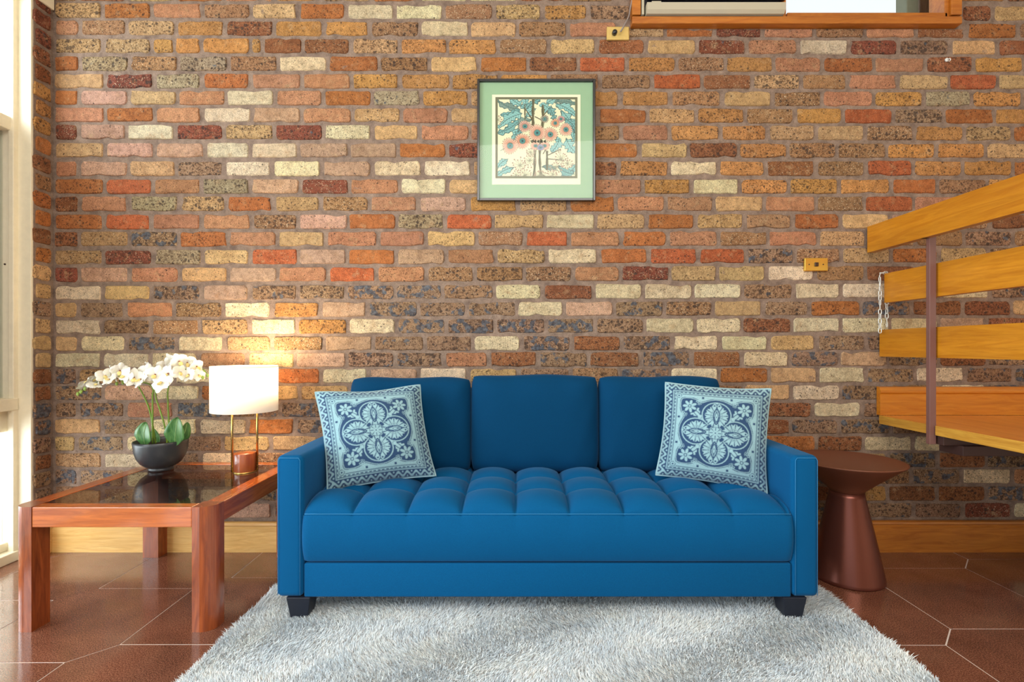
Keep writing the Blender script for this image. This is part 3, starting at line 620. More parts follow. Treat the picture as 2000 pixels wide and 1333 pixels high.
pp('frame_bar', box(pcx-hw, pcx-hw+fw, 2.472, 2.499, pcz-hh, pcz+hh, .002), M_FRAME); pp('frame_bar', box(pcx+hw-fw, pcx+hw, 2.472, 2.499, pcz-hh, pcz+hh, .002), M_FRAME)
pp('frame_bar', box(pcx-hw+fw, pcx+hw-fw, 2.472, 2.499, pcz+hh-fw, pcz+hh, .002), M_FRAME); pp('frame_bar', box(pcx-hw+fw, pcx+hw-fw, 2.472, 2.499, pcz-hh, pcz-hh+fw, .002), M_FRAME)
pp('mount', box(pcx-hw+fw, pcx+hw-fw, 2.486, 2.496, pcz-hh+fw, pcz+hh-fw), M_MAT)
a = P(961, 360, 2.48); b = P(1134, 184, 2.48); pp('paper', box(a.x, b.x, 2.4845, 2.487, a.z, b.z), M_PAPER)
a = P(967.5, 348, 2.48); b = P(1128, 189, 2.48); NA = 330
pp('print_image', grid_plane(a.x, b.x, a.z, b.z, 2.4838, NA, art_colours(NA)), M_ART)
sg = []                                                      # faint pencil note under the print
for k in range(9): sg.append((a.x+.008+k*.006, 2.4842, a.z-.012+.0028*math.sin(k*2.3)))
pp('pencil_note', tube_mesh(spline(sg, 3), .0005, 4), M_SCRIB)
pp('glass', box(pcx-hw+fw, pcx+hw-fw, 2.479, 2.4805, pcz-hh+fw, pcz+hh-fw), M_PICGLASS)
# ------------------------------------------------ stair landing on the right
ld = thing('stair_landing', (2.2, 2.2, 0), 'timber stair landing with three golden rail boards on a brown steel post at the right', 'stair landing')
DX = 1.765
deck = part('deck', box(DX+.006, 3.55, 1.0, 2.472, .628, .664, .002), M_DECK, ld)
for (y0, y1) in ((1.0, 2.142), (2.170, 2.472)): part('edge_board', box(DX-.006, DX+.0035, y0, y1, .624, .6645, .002), M_DECKEDGE, ld)
o = link('trim_3', prism([(2.499, .665), (2.474, .665), (2.474, .762), (2.477, .766), (2.470, .774), (2.470, .782), (2.478, .790), (2.478, .800), (2.499, .802)], DX+.002, 3.55, axis='x'), M_SKIRT); tag(o, kind='structure')
part('rail_board', prism([(2.485, 1.452), (2.485, 1.578), (1.0, 1.578), (1.0, 1.452)], 1.712, 1.747, .004, 'x'), M_RAIL, ld)
part('rail_board', prism([(2.462, 1.207), (2.462, 1.347), (1.0, 1.347), (1.0, 1.207)], 1.778, 1.812, .004, 'x'), M_RAIL, ld)
part('rail_board', prism([(2.492, .948), (2.492, 1.078), (1.0, 1.078), (1.0, .948)], 1.776, 1.810, .004, 'x'), M_RAIL, ld)
part('post', box(1.740, 1.768, 2.146, 2.166, .585, 1.50, .002), M_STEEL, ld)
part('post', box(1.740, 1.768, 1.06, 1.08, .585, 1.50, .002), M_STEEL, ld)
part('post_bolt', box(1.7135, 1.768, 2.147, 2.165, 1.452, 1.49), M_STEEL, ld)
part('beam', box(1.776, 3.55, 2.12, 2.19, .585, .627, .002), M_BEAM, ld); part('beam', box(1.84, 3.55, 2.10, 2.22, .545, .586, .002), M_BEAM, ld)
# chain hanging from the rail boards
def link_mesh(Lk=.030, Wk=.017, r=.0021, n=6):
    pts = []; R = Wk/2-r; s = Lk/2-r-R
    for k in range(9): a = math.pi*k/8; pts.append(Vector((R*math.cos(a), 0, s+R*math.sin(a))))
    for k in range(9): a = math.pi+math.pi*k/8; pts.append(Vector((R*math.cos(a), 0, -s+R*math.sin(a))))
    vs, fs = [], []; m = len(pts)
    for i, p in enumerate(pts):
        t = (pts[(i+1) % m]-pts[i-1]).normalized(); a = Vector((0, 1, 0)); b = t.cross(a)
        for k in range(n): g = 2*math.pi*k/n; vs.append(p+a*math.cos(g)*r+b*math.sin(g)*r)
    for i in range(m):
        for k in range(n): fs.append((i*n+k, i*n+(k+1) % n, ((i+1) % m)*n+(k+1) % n, ((i+1) % m)*n+k))
    return mesh_from(vs, fs, smooth=True)
LM = link_mesh(); LM.materials.append(M_ZINC)
def chain(path, label):
    t = thing('chain', path[0], label, 'chain'); pts = spline(path, 20); d = 0; step = .0222; nxt = 0; k = 0
    for i in range(len(pts)-1):
        seg = (pts[i+1]-pts[i]).length
        while nxt <= d+seg:
            p = pts[i].lerp(pts[i+1], (nxt-d)/seg); tn = (pts[i+1]-pts[i]).normalized()
            o = link('chain_link', LM, None, t); q = Vector((0, 0, 1)).rotation_difference(tn)
            o.rotation_mode = 'QUATERNION'; o.rotation_quaternion = q @ Matrix.Rotation(math.pi/2*(k % 2)+.12, 3, 'Z').to_quaternion(); o.location = p-Vector(path[0]); k += 1; nxt += step
        d += seg
chain([(1.790, 2.47, 1.352), (1.765, 2.462, 1.350), (1.751, 2.455, 1.335), (1.7505, 2.452, 1.28), (1.750, 2.452, 1.18), (1.750, 2.452, 1.055)], 'white steel chain hanging over the end of the middle rail board')
chain([(1.800, 2.478, 1.345), (1.803, 2.479, 1.28), (1.802, 2.479, 1.20), (1.803, 2.480, 1.12), (1.804, 2.480, 1.085)], 'shorter white steel chain hanging behind the rail board ends, near the wall')
# ------------------------------------------------ rug
RX0, RX1, RY0, RY1 = -.985, 1.245, .55, 2.10
rug = thing('shag_rug', ((RX0+RX1)/2, (RY0+RY1)/2, 0), 'pale silver grey shag rug under the blue sofa', 'rug')
M_RUGB, _, _ = mat('rug backing', lin(176, 176, 176), .95)
part('backing', box(RX0+.008, RX1-.008, RY0+.008, RY1-.008, .0005, .008), M_RUGB, rug)
def rug_mat():
    m, nt, b = mat('rug yarn', rough=.75, sheen=.3, spec=.3)
    at = N(nt, 'ShaderNodeAttribute', attribute_name='print'); v = coord(nt, (1, 1, 1), 'Position')
    c = mix(nt, .9, at.outputs['Color'], ramp(nt, noise(nt, v, 6, 3, .6), [(.32, (.80, .84, .88)), (.5, (1, 1, 1)), (.7, (1.08, 1.05, 1.0))]), 'MULTIPLY')
    L(nt, c, b.inputs['Base Color']); return m
def pile(n_near=300000):
    n = n_near; r = np.random.default_rng(11)
    x = r.uniform(RX0, RX1, n); y = RY0+(RY1-RY0)*r.uniform(0, 1, n)**.75
    keep = (y > 1.2) | (r.uniform(0, 1, n) < .35); x, y = x[keep], y[keep]; n = len(x)
    base = np.stack([x, y, np.full(n, .006)], -1)
    lx = .005*np.sin(x*9+y*5)+.008*np.sin(y*17-x*6)+r.normal(0, .006, n); ly = .008*np.cos(x*7-y*9)+r.normal(0, .006, n)
    hgt = r.uniform(.012, .020, n)
    mid = base+np.stack([lx*.35, ly*.35, hgt*.65], -1); tip = base+np.stack([lx, ly, hgt], -1)
    ang = r.uniform(0, math.pi, n); w = r.uniform(.0008, .0014, n)
    off = np.stack([np.cos(ang)*w, np.sin(ang)*w, np.zeros(n)], -1)
    V = np.stack([base-off, base+off, mid+off, mid-off, tip], 1).reshape(-1, 3)
    k = (np.arange(n)*5)[:, None]
    me = bpy.data.meshes.new('pile'); me.vertices.add(len(V)); me.vertices.foreach_set('co', V.astype(np.float32).ravel())
    quads = (k+np.array([0, 1, 2, 3])); tris = (k+np.array([3, 2, 4]))
    li = np.concatenate([quads.ravel(), tris.ravel()]).astype(np.int32); ls = np.concatenate([np.arange(n)*4, n*4+np.arange(n)*3]).astype(np.int32)
    me.loops.add(len(li)); me.loops.foreach_set('vertex_index', li); me.polygons.add(2*n); me.polygons.foreach_set('loop_start', ls)
    me.update(calc_edges=True)
    c = np.array([lin(240, 249, 255)[:3]])*r.uniform(.72, 1.12, (n, 1)); br = r.uniform(0, 1, n) < .06; c[br] = np.array(lin(166, 158, 152)[:3]); c = np.clip(c, 0, .95)
    cc = np.ones((n, 5, 4), np.float32); cc[:, :, :3] = c[:, None, :]
    at = me.color_attributes.new('print', 'FLOAT_COLOR', 'POINT'); at.data.foreach_set('color', cc.ravel()); return me
o = part('pile', pile(), rug_mat(), rug); tag(o, kind='stuff')
# ------------------------------------------------ sofa
SX0, SX1 = -.860, 1.098; SF = 1.84
sofa = thing('sofa', ((SX0+SX1)/2, 2.1, .02), 'blue three seat sofa with tufted bench seat against the brick wall', 'sofa')
def sp(n, me, m=None, smooth=False): return part(n, me, m or M_SOFA, sofa, smooth)
def arm(x0, x1):
    bm = bmesh.new(); abox(bm, x0, x1, SF, 2.44, .09, .602); return bm_mesh(bm, True, .022, 5)
sp('arm', arm(SX0, SX0+.099)); sp('arm', arm(SX1-.099, SX1))
def seam_loop(x0, x1, y):                                     # stitched seam round the front face of an arm
    i = .010; p = [(x0+i, y, .10), (x0+i, y, .585), (x0+i+.006, y-.0003, .594), (x1-i-.006, y-.0003, .594), (x1-i, y, .585), (x1-i, y, .10)]
    return tube_mesh(p, .0012, 5)
sp('seam', seam_loop(SX0, SX0+.099, SF-.0008), M_SEAM); sp('seam', seam_loop(SX1-.099, SX1, SF-.0008), M_SEAM)
IX0, IX1 = SX0+.100, SX1-.100
sp('base_panel', box(IX0, IX1, SF+.006, 2.42, .090, .212, .006, 3, True))
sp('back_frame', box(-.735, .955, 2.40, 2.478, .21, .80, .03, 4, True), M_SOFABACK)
for (x, y) in ((SX0+.080, SF+.045), (SX1-.088, SF+.045), (SX0+.080, 2.39), (SX1-.088, 2.39)):
    bm = bmesh.new(); vs = abox(bm, x-.043, x+.043, y-.043, y+.043, .012, .0905)
    for v in vs:
        if v.co.z < .05: v.co.x = x+(v.co.x-x)*.74; v.co.y = y+(v.co.y-y)*.74
    sp('leg', bm_mesh(bm, False, .003), M_FOOT)
def seat_mesh():
    nu, n1, n2 = 361, 26, 150
    U = np.linspace(0, 1, nu); xs = IX0-.006+(IX1-IX0+.012)*U
    prof = []                                                  # (Y, Z, on_top)
    for k in range(6): a = math.pi/2*k/5; prof.append((SF+.002+.03-.03*math.sin(a)+.0, .2135+.014-.014*math.cos(a), 0))
    for k in range(1, n1): t = k/n1; prof.append((SF+.002-.016*math.sin(math.pi*t)**.8, .2275+(.392-.2275)*t, 0))
    for k in range(n2): t = k/(n2-1); prof.append((SF+.002+(2.36-SF-.002)*t**1.15, None, 1))
    Vn = len(prof); co = np.zeros((Vn, nu, 3))
    g = lambda s: (1-np.abs(2*s-1)**2.1)
    uu = ((xs-.004)/.1955) % 1.0; gu = g(uu)
    edge = np.minimum(1, np.minimum(xs-(IX0-.006), (IX1+.006)-xs)/.03); edge = np.sqrt(np.clip(1-(1-edge)**2, 0, 1))
    for i, (y, z, top) in enumerate(prof):
        if top:
            yy = y; rowp = [SF+.002, 2.0, 2.158, 2.318, 2.48]
            k = max(j for j in range(4) if yy >= rowp[j]-1e-9); s = (yy-rowp[k])/(rowp[k+1]-rowp[k])
            basez = .392+.026*min(1, (yy-SF-.002)/.14)**.45+.010*min(1, (yy-SF)/.45)
            gv = 1-abs(2*s-1)**2.6 if k else (1-abs(1-min(1, s*1.0)*2)**2.6 if s > .5 else 1-(1-2*s)**2.2)
            z = basez-.003+.034*np.clip(gu*gv, 0, 1)**.6+.005*gu
            z = z-.006*np.exp(-(np.minimum(uu, 1-uu)/.03)**2)-.004*math.exp(-(min(s, 1-s)/.03)**2)*(1 if k or s > .5 else 0)
            z = .392+(z-.392)*1.0
        else: z = np.full(nu, z)
        co[i, :, 0] = xs; co[i, :, 1] = y-(0 if top else .0)-.004*gu*(0 if top else max(0, (i-8)/24)**2); co[i, :, 2] = z-(1-edge)*.022*(1 if top else 0)
        if not top: co[i, :, 1] += (1-edge)*.018
        else: co[i, :, 1] += (1-edge)*.018*max(0, 1-(y-SF)/.05)
    return grid_mesh(co.reshape(-1, 3), nu, Vn)
sp('seat_cushion', seat_mesh())
sp('seat_core', box(IX0+.002, IX1-.002, SF+.035, 2.40, .213, .385), M_SOFA)
sp('seam', tube_mesh([(IX0+.006+(IX1-IX0-.012)*k/30, SF-.0035, .3935) for k in range(31)], .0013, 5), M_SEAM)
def cushion(cx, cz, w, h, yb, T, n=48, sag=.006, tilt=.0, seed=0):
    r = random.Random(seed); a, b = r.uniform(0, 6), r.uniform(0, 6)
    s = np.linspace(-1, 1, n); u, v = np.meshgrid(s, s); u = np.sin(u*math.pi/2); v = np.sin(v*math.pi/2)
    out = []
    cr = 1-.045*(np.abs(u)**6)*(np.abs(v)**6)                   # soft corners
    X = cx+w/2*u*cr; Z = cz+h/2*v*cr-sag*np.cos(u*math.pi/2)*0+sag*.5*np.sin(u*5+a)*(v > 0)*np.abs(v)**3
    for side in (1, -1):
        th = ((1-np.abs(u)**5)*(1-np.abs(v)**5)); th = np.clip(th, 0, 1)**.42
        wr = .0035*np.sin(u*9+v*3+b)*np.exp(-((np.abs(v)-.8)/.18)**2)+.002*np.sin(u*17-v*6+a)*np.abs(u)**3
        D = T/2*th*(1+.10*np.cos(u*1.2)*np.cos(v*1.2)) + (wr if side > 0 else 0)*th
        Y = yb-side*D+tilt*(Z-cz)
        out.append(grid_mesh(np.stack([X, Y, Z], -1).reshape(-1, 3), n, n, flip=(side < 0)))
    bm = bmesh.new()
    for m in out: bm.from_mesh(m)
    bmesh.ops.remove_doubles(bm, verts=bm.verts, dist=.0004); bmesh.ops.recalc_face_normals(bm, faces=bm.faces)
    return bm_mesh(bm, True)
for i, (px0, px1, pt) in enumerate(((685, 921, 738), (920, 1168, 733), (1167, 1406, 736))):
    yc = 2.335; x0 = (px0-CX)/F*yc; x1 = (px1-CX)/F*yc; zt = EYE+(CY-pt)/F*yc; zb = .428
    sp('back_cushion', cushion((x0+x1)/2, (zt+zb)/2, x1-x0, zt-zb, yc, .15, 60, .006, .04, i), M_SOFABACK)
# ------------------------------------------------ patterned cushions
def pillow_pattern(n):
    s = np.linspace(-1, 1, n); u, v = np.meshgrid(s, s); au, av = np.abs(u), np.abs(v); m = np.maximum(au, av); q = np.where(au > av, v, u)
    pat = np.zeros((n, n))
    def on(mask): pat[mask] = 1
    def off(mask): pat[mask] = 0
    # outer wave border
    wv = .925+.038*np.sin(q*2*math.pi*6.0); on((m > .845) & (np.abs(m-wv) < .026)); on((m > .86) & (np.abs(((q*6+.25) % 1)-.5) < .09) & (np.abs(m-.875) < .018)); on((m > .86) & (np.abs(((q*6-.25) % 1)-.5) < .07) & (np.abs(m-.965) < .015))
    on((m > .822) & (m < .840)); on(m > .985)
    # dashed band
    on((m > .68) & (m < .81)); off((m > .785) & (m < .80) & (((q*13) % 1) < .62)); off((m > .752) & (m < .760))
    for cx in (-.72, .72):
        for cy in (-.72, .72):
            rr = np.hypot(u-cx, v-cy); on(rr < .07); off((rr > .045) & (rr < .055)); off(rr < .018)
    # scalloped inner edge
    sc = .655-.075*np.abs(np.sin(q*math.pi*1.45+math.pi/2))**.7*(np.abs(q) < .69); sc2 = .585+.085*np.abs(np.cos(q*math.pi*1.9))
    on((m < .69) & (m > sc2)); off((np.abs(m-(sc2+.022)) < .007) & (m < .69)); inner = m < sc2
    for qq in (-.26, .26): off((np.abs(q-qq) < .022) & (np.abs(m-.70) < .022))
    # lobes
    for k in range(4):
        a = k*math.pi/2; dx, dy = math.cos(a), math.sin(a); x = u*dx+v*dy; y = -u*dy+v*dx     # x outward
        rr = np.hypot((x-.355)/1.0, y); reg = (x > 0) & (np.abs(y) < x+.02)
        off(reg & inner & (rr < .248))
        on(reg & inner & (np.abs(rr-.258) < .010) & (x > .14))
        th = np.arctan2(y, x-.33); r3 = np.hypot((x-.33)*.95, y)
        e = .215*(.84+.16*np.abs(np.cos(th*6.5))); on(reg & (r3 < e)); off(reg & (r3 > .075) & (r3 < e+.01) & (np.abs(np.sin(th*6.5)) < .30) & (np.abs(th) > .0))
        off(reg & (r3 > .085) & (r3 < .17) & (np.abs(np.cos(th*6.5)) < .25)&(np.abs(np.sin(th*13+.5))>.2)&(r3<.12))
        td = np.abs(y)-.055*np.sin(np.clip((x-.16)/.34, 0, 1)*math.pi)**.9
        off(reg & (x > .16) & (x < .52) & (np.abs(td) < .011)); td2 = np.abs(y)-.032*np.sin(np.clip((x-.20)/.22, 0, 1)*math.pi); off(reg & (x > .2) & (x < .42) & (np.abs(td2) < .007)); off(reg & (np.abs(x-.31) < .018) & (np.abs(y) < .010))
        for sgn in (-1, 1):
            r4 = np.hypot(x-.545, y-sgn*.042); on(reg & (r4 < .036)); off(reg & (r4 < .018))
        on(reg & (np.hypot(x-.60, y) < .02)); 
        for (bx, by) in ((.585, .04), (.585, -.04), (.615, .0)): on(reg & (np.hypot(x-bx, y-by) < .011))
    # corner sprays (drawn last, on the navy field)
    x, y = au, av
    for sw in (0, 1):
        X, Y = (x, y) if sw == 0 else (y, x)
        cres = (np.hypot(X-.62, Y-.12) < .46) & (np.hypot(X-.66, Y-.02) > .44) & (Y > .16) & (X < .58) & (X > .30); tooth = .02*np.sin(np.arctan2(Y-.12, X-.62)*34)
        on(cres & inner & (np.hypot(X-.62, Y-.12) < .44+tooth)); off(cres & (np.abs(np.hypot(X-.64, Y-.07)-.435) < .007))
        rr = np.hypot(X-.60, Y-.33); sp_ = (rr < .062) & (np.abs(((rr/.030-np.arctan2(Y-.33, X-.60)/(2*math.pi)) % 1)-.5) < .24); on(sp_ & (x < .66) & (y < .66))
    th = np.arctan2(y-.50, x-.50); rr = np.hypot(x-.50, y-.50)
    off((rr < .15)); on((rr < .135*(np.abs(np.cos(th*3.5)))**.55) & (rr > .03)); off(rr < .034); on(rr < .02)
    on((np.abs(x-y) < .012) & (x > .16) & (x < .38)); on((np.hypot(x-.30, y-.30) < .035))
    # centre rosette
    r0 = np.hypot(u, v); t0 = np.arctan2(v, u); on(r0 < .135*(.85+.15*np.abs(np.cos(t0*4)))); off((r0 > .035) & (r0 < .105) & (np.abs(np.sin(t0*4)) < .28)); off(r0 < .014); off((r0 > .112) & (r0 < .12))
    k = np.array([1, 2, 1])/4.; 
    for _ in range(1):
        pat = np.apply_along_axis(lambda r_: np.convolve(r_, k, 'same'), 0, pat); pat = np.apply_along_axis(lambda r_: np.convolve(r_, k, 'same'), 1, pat)
    lo = srgb_arr(np.array([44., 72, 108])); hi = srgb_arr(np.array([146., 184, 194]))
    c = lo+(hi-lo)*np.clip(pat, 0, 1)[..., None]; c *= 1+.07*np.random.default_rng(2).normal(size=(n, n, 1)); return np.clip(c, 0, 1)
NPAT = 300; PATC = pillow_pattern(NPAT)
def pillow(corners, label, T=.15, dent=.03, seed=1):          # corners: bottom left, bottom right, top right, top left
    bl, br, tr, tl = [Vector(c) for c in corners]; cen = (bl+br+tr+tl)/4
    nrm = (br-bl).cross(tl-bl).normalized();
    if nrm.y > 0: nrm = -nrm
    t = thing('cushion', cen, label, 'cushion', 'damask cushions on the sofa')
    r = random.Random(seed); ph = [r.uniform(0, 6) for _ in range(6)]
    def surf(u, v, side):
        # pinched corners: edges bow inward
        uu = u*(1-dent*np.cos(v*math.pi/2)*np.abs(u)**2*(1.3 if False else 1)); vv = v*(1-dent*np.cos(u*math.pi/2)*np.abs(v)**2)
        a, b = (uu+1)/2, (vv+1)/2
        p = [(bl[i]*(1-a)*(1-b)+br[i]*a*(1-b)+tr[i]*a*b+tl[i]*(1-a)*b) for i in range(3)]
        th = np.clip((1-np.abs(u)**2.4)*(1-np.abs(v)**2.4), 0, 1)**.55
        d = T/2*th*(1 if side > 0 else .75)+side*.004*np.sin(u*6+ph[0])*np.sin(v*5+ph[1])*th
        d = d*side
        edge = .008*np.sin(u*4+ph[2])*(np.abs(v)**4)+.006*np.sin(v*4+ph[3])*(np.abs(u)**4)
        return np.stack([p[i]+nrm[i]*(d+edge) for i in range(3)], -1)
    s = np.linspace(-1, 1, NPAT); u, v = np.meshgrid(s, s)
    part('cover', grid_mesh(surf(u, v, 1).reshape(-1, 3), NPAT, NPAT, PATC), M_PILLOW, t)
    s2 = np.linspace(-1, 1, 48); u2, v2 = np.meshgrid(s2, s2); bc = np.ones((48, 48, 3))*srgb_arr(np.array([120., 160, 172]))
    part('back_panel', grid_mesh(surf(u2, v2, -1).reshape(-1, 3), 48, 48, bc, flip=True), M_PILLOW, t)
    e = np.linspace(-1, 1, 40)[:-1]; loop = [(x, -1.) for x in e]+[(1., x) for x in e]+[(-x, 1.) for x in e]+[(-1., -x) for x in e]
    lp = surf(np.array([a for a, b in loop]), np.array([b for a, b in loop]), 1); pts = [Vector(p) for p in lp]
    vs, fs = tube(pts+[pts[0], pts[1]], .0042, 8, caps=False); part('piping', mesh_from(vs, fs, smooth=True), M_PIPING, t)
pillow([P(640, 962, 2.00), P(851, 930, 2.13), P(820, 753, 2.20), P(616, 767, 2.13)], 'teal and navy damask cushion at the left end of the sofa', .19, .065, 1)
pillow([P(1281, 928, 2.13), P(1498, 966, 2.00), P(1506, 760, 2.08), P(1300, 747, 2.19)], 'light blue and navy damask cushion at the right end of the sofa', .19, .065, 4)
# ------------------------------------------------ timber and smoked glass table
TX0, TX1, TY0, TY1, TZ = -1.752, -1.050, 1.780, 2.485, .436
tb = thing('coffee_table', ((TX0+TX1)/2, (TY0+TY1)/2, 0), 'square red brown timber table with smoked glass top by the window', 'table')
def legpoly(x, y, sx, sy, L=.072, r=.046):                    # outer corner at (x,y), leg extends sx,sy inward, outer corner rounded
    pts = [(x+sx*L, y+sy*L), (x+sx*L, y)]
    for k in range(9): a = math.pi/2*k/8; pts.append((x+sx*(r-r*math.sin(a)), y+sy*(r-r*math.cos(a))))
    pts.append((x, y+sy*L)); return pts
for (x, y, sx, sy) in ((TX0, TY0, 1, 1), (TX1, TY0, -1, 1), (TX0, TY1, 1, -1), (TX1, TY1, -1, -1)):
    part('leg', prism(legpoly(x, y, sx, sy), .0, TZ, .002), M_TABLEZ, tb)
rw = .062; LL = .0725
part('rail', box(TX0+LL, TX1-LL, TY0+.001, TY0+.048, TZ-.071, TZ-.0005, .003), M_TABLEX, tb)
part('rail', box(TX0+LL, TX1-LL, TY1-.048, TY1-.001, TZ-.071, TZ-.0005, .003), M_TABLEX, tb)
part('rail', box(TX0+.001, TX0+.001+rw, TY0+LL, TY1-LL, TZ-.071, TZ-.0005, .003), M_TABLEY, tb)
part('rail', box(TX1-.001-rw, TX1-.001, TY0+LL, TY1-LL, TZ-.071, TZ-.0005, .003), M_TABLEY, tb)
part('glass_top', box(TX0+rw+.0015, TX1-rw-.0015, TY0+.0495, TY1-.0495, TZ-.010, TZ-.002, .001, 1), M_SMOKE, tb)
# ------------------------------------------------ lamp
lx, ly, lz = -1.212, 2.300, TZ-.002
lamp = thing('table_lamp', (lx, ly, lz), 'lit table lamp with white drum shade on two brass rods and red brown timber base', 'lamp')
part('base', lathe_mesh([(0, lz+.004), (.045, lz+.004), (.046, lz+.007), (.046, lz+.083), (.0445, lz+.086), (0, lz+.087)], lx, ly, 48), M_TABLEZ, lamp, True)
part('ring', lathe_mesh([(0, lz), (.0485, lz), (.0485, lz+.004), (0, lz+.004)], lx, ly, 48), M_BRASS, lamp)
ax, ay = .0505*math.cos(math.radians(18)), .0505*math.sin(math.radians(18))
for s in (-1, 1): part('rod', lathe_mesh([(.0048, lz+.001), (.0048, .84)], lx+s*ax, ly+s*ay, 14), M_BRASS, lamp)
part('cross_bar', tube_mesh([(lx-ax, ly-ay, .838), (lx, ly, .838), (lx+ax, ly+ay, .838)], .004, 8), M_BRASS, lamp)
R = .1375
part('shade', lathe_mesh([(R, .707), (R, .908), (R-.0016, .908), (R-.0016, .707), (R, .707)], lx, ly, 96, cap=False), M_SHADE, lamp)
part('shade_rim', lathe_mesh([(R+.0008, .903), (R+.0008, .909), (R-.002, .909), (R-.002, .903), (R+.0008, .903)], lx, ly, 96, cap=False), M_SHADE, lamp)
part('socket', lathe_mesh([(0, .76), (.016, .76), (.016, .80), (.012, .81), (0, .81)], lx, ly, 20), M_BRASS, lamp)
M_BULB = bpy.data.materials.new('lit bulb'); M_BULB.use_nodes = True; bb = M_BULB.node_tree.nodes['Principled BSDF']; bb.inputs['Emission Color'].default_value = (1, .72, .4, 1); bb.inputs['Emission Strength'].default_value = 6
part('bulb', lathe_mesh([(0, .808), (.012, .812), (.014, .822), (.027, .842), (.028, .855), (.020, .872), (0, .880)], lx, ly, 24), M_BULB, lamp)
pl = bpy.data.lights.new('bulb_light', 'POINT'); pl.energy = 8.5; pl.color = (1, .76, .48); pl.shadow_soft_size = .05
po = bpy.data.objects.new('bulb_light', pl); po.location = (lx+.03, ly+.02, .875); C.objects.link(po)
# ------------------------------------------------ orchid
ox, oy, oz = -1.612, 2.335, TZ-.002
orch = thing('potted_orchid', (ox, oy, oz), 'white orchid in a round charcoal bowl on the smoked glass table', 'plant')
bowl = [(0, oz), (.046, oz), (.050, oz+.004), (.050, oz+.010), (.046, oz+.014), (.060, oz+.020), (.080, oz+.036), (.095, oz+.060), (.1035, oz+.090), (.107, oz+.120), (.108, oz+.134), (.1055, oz+.136), (.103, oz+.132), (.099, oz+.105), (0, oz+.105)]
part('bowl', lathe_mesh(bowl, ox, oy, 72), M_POT, orch, True)
part('soil', lathe_mesh([(0, oz+.104), (.098, oz+.104), (.098, oz+.112), (.05, oz+.118), (0, oz+.119)], ox, oy, 32), M_SOIL, orch)
def leaf(base, tip, w, nrm, curl=.02, n=14):
    base, tip, nrm = Vector(base), Vector(tip), Vector(nrm).normalized(); ax_ = (tip-base); side = ax_.cross(nrm).normalized(); vs, fs = [], []
    for i in range(n+1):
        s = i/n; ww = w*(math.sin(math.pi*(s**.62))**.55 if 0 < s < 1 else .02)*(.35+.65*min(1, s*3)); c = base+ax_*s+nrm*curl*math.sin(s*math.pi*.9)
        for k in range(-3, 4): vs.append(c+side*ww*k/3+nrm*(.10*w*(k/3)**2*2))
    for i in range(n):
        for k in range(6): a = i*7+k; fs.append((a, a+1, a+8, a+7))
    me = mesh_from(vs, fs, smooth=True); rib = tube([base+ax_*(i/n)+nrm*(curl*math.sin(i/n*math.pi*.9)+.0006) for i in range(n)], .0012, 5); return me, mesh_from(*rib, smooth=True)
yb = oy
for (b, tp, w, nr, cu) in ((P(283, 873, 2.29), P(288, 826, 2.27), .044, (-.1, -1, .25), .012), (P(272, 870, 2.36), P(277, 832, 2.37), .030, (-.8, -.7, .2), .01),
                           (P(342, 872, 2.30), P(349, 816, 2.28), .045, (.1, -1, .15), .012), (P(352, 868, 2.36), P(365, 826, 2.36), .026, (.8, -.6, .2), .01), (P(310, 872, 2.40), P(300, 838, 2.44), .026, (0, -1, .2), .01)):
    a, r_ = leaf(b, tp, w, nr, cu); o = part('leaf', a, M_LEAF, orch); so = a; md = o.modifiers.new('t', 'SOLIDIFY'); md.thickness = .0018
    q = part('midrib', r_, M_LEAFV, orch); 
stems = [[P(304, 868, 2.34), P(298, 830, 2.33), P(290, 795, 2.31), P(272, 758, 2.29), P(258, 742, 2.27), P(232, 735, 2.25), P(200, 742, 2.24), P(172, 757, 2.23), P(150, 770, 2.23)],
         [P(298, 868, 2.33), P(298, 820, 2.32), P(298, 775, 2.31), P(299, 762, 2.31), P(290, 750, 2.30), P(262, 746, 2.28), P(235, 744, 2.28)],
         [P(327, 870, 2.33), P(322, 835, 2.32), P(312, 800, 2.31), P(304, 775, 2.30), P(306, 745, 2.29), P(330, 726, 2.28), P(365, 722, 2.27), P(396, 735, 2.27)],
         [P(331, 870, 2.36), P(330, 830, 2.36), P(328, 790, 2.36), P(328, 762, 2.36), P(336, 730, 2.35), P(355, 712, 2.34), P(388, 716, 2.33), P(408, 734, 2.33)]]
for s_ in stems:
    sp_ = spline(s_, 6); part('stem', tube_mesh(sp_, .0035, 8, [.0042-.0024*i/len(sp_) for i in range(len(sp_))]), M_STEM, orch)
def petal_mesh(L_, W_, cup, n=8):
    vs, fs = [], []
    for i in range(n+1):
        s = i/n; ww = W_*math.sin(math.pi*min(.985, .06+.90*s)**.85)**.7*(1 if s < .93 else .7)
        for k in range(-2, 3): t = k/2; vs.append((ww*t, cup*math.sin(s*2.4)+.12*W_*t*t*2+.0012*math.sin(s*19+k), L_*s+.002))
    for i in range(n):
        for k in range(4): a = i*5+k; fs.append((a, a+1, a+6, a+5))
    me = mesh_from(vs, fs, smooth=True); me.materials.append(M_PETAL); return me
PM_BIG, PM_SEP = petal_mesh(.036, .023, -.004), petal_mesh(.038, .0145, -.003)
lv, lf = [], []
for i in range(7):
    s = i/6; rr = .009*(math.sin(math.pi*(.15+.8*s)))
    for k in range(8): a = 2*math.pi*k/8; lv.append((rr*math.cos(a), -.004-.016*s, -.004-.012*s+rr*math.sin(a)*.8))
for i in range(6):
    for k in range(8): lf.append((i*8+k, i*8+(k+1) % 8, (i+1)*8+(k+1) % 8, (i+1)*8+k))
LIP = mesh_from(lv, lf, smooth=True); LIP.materials.append(M_LIP)
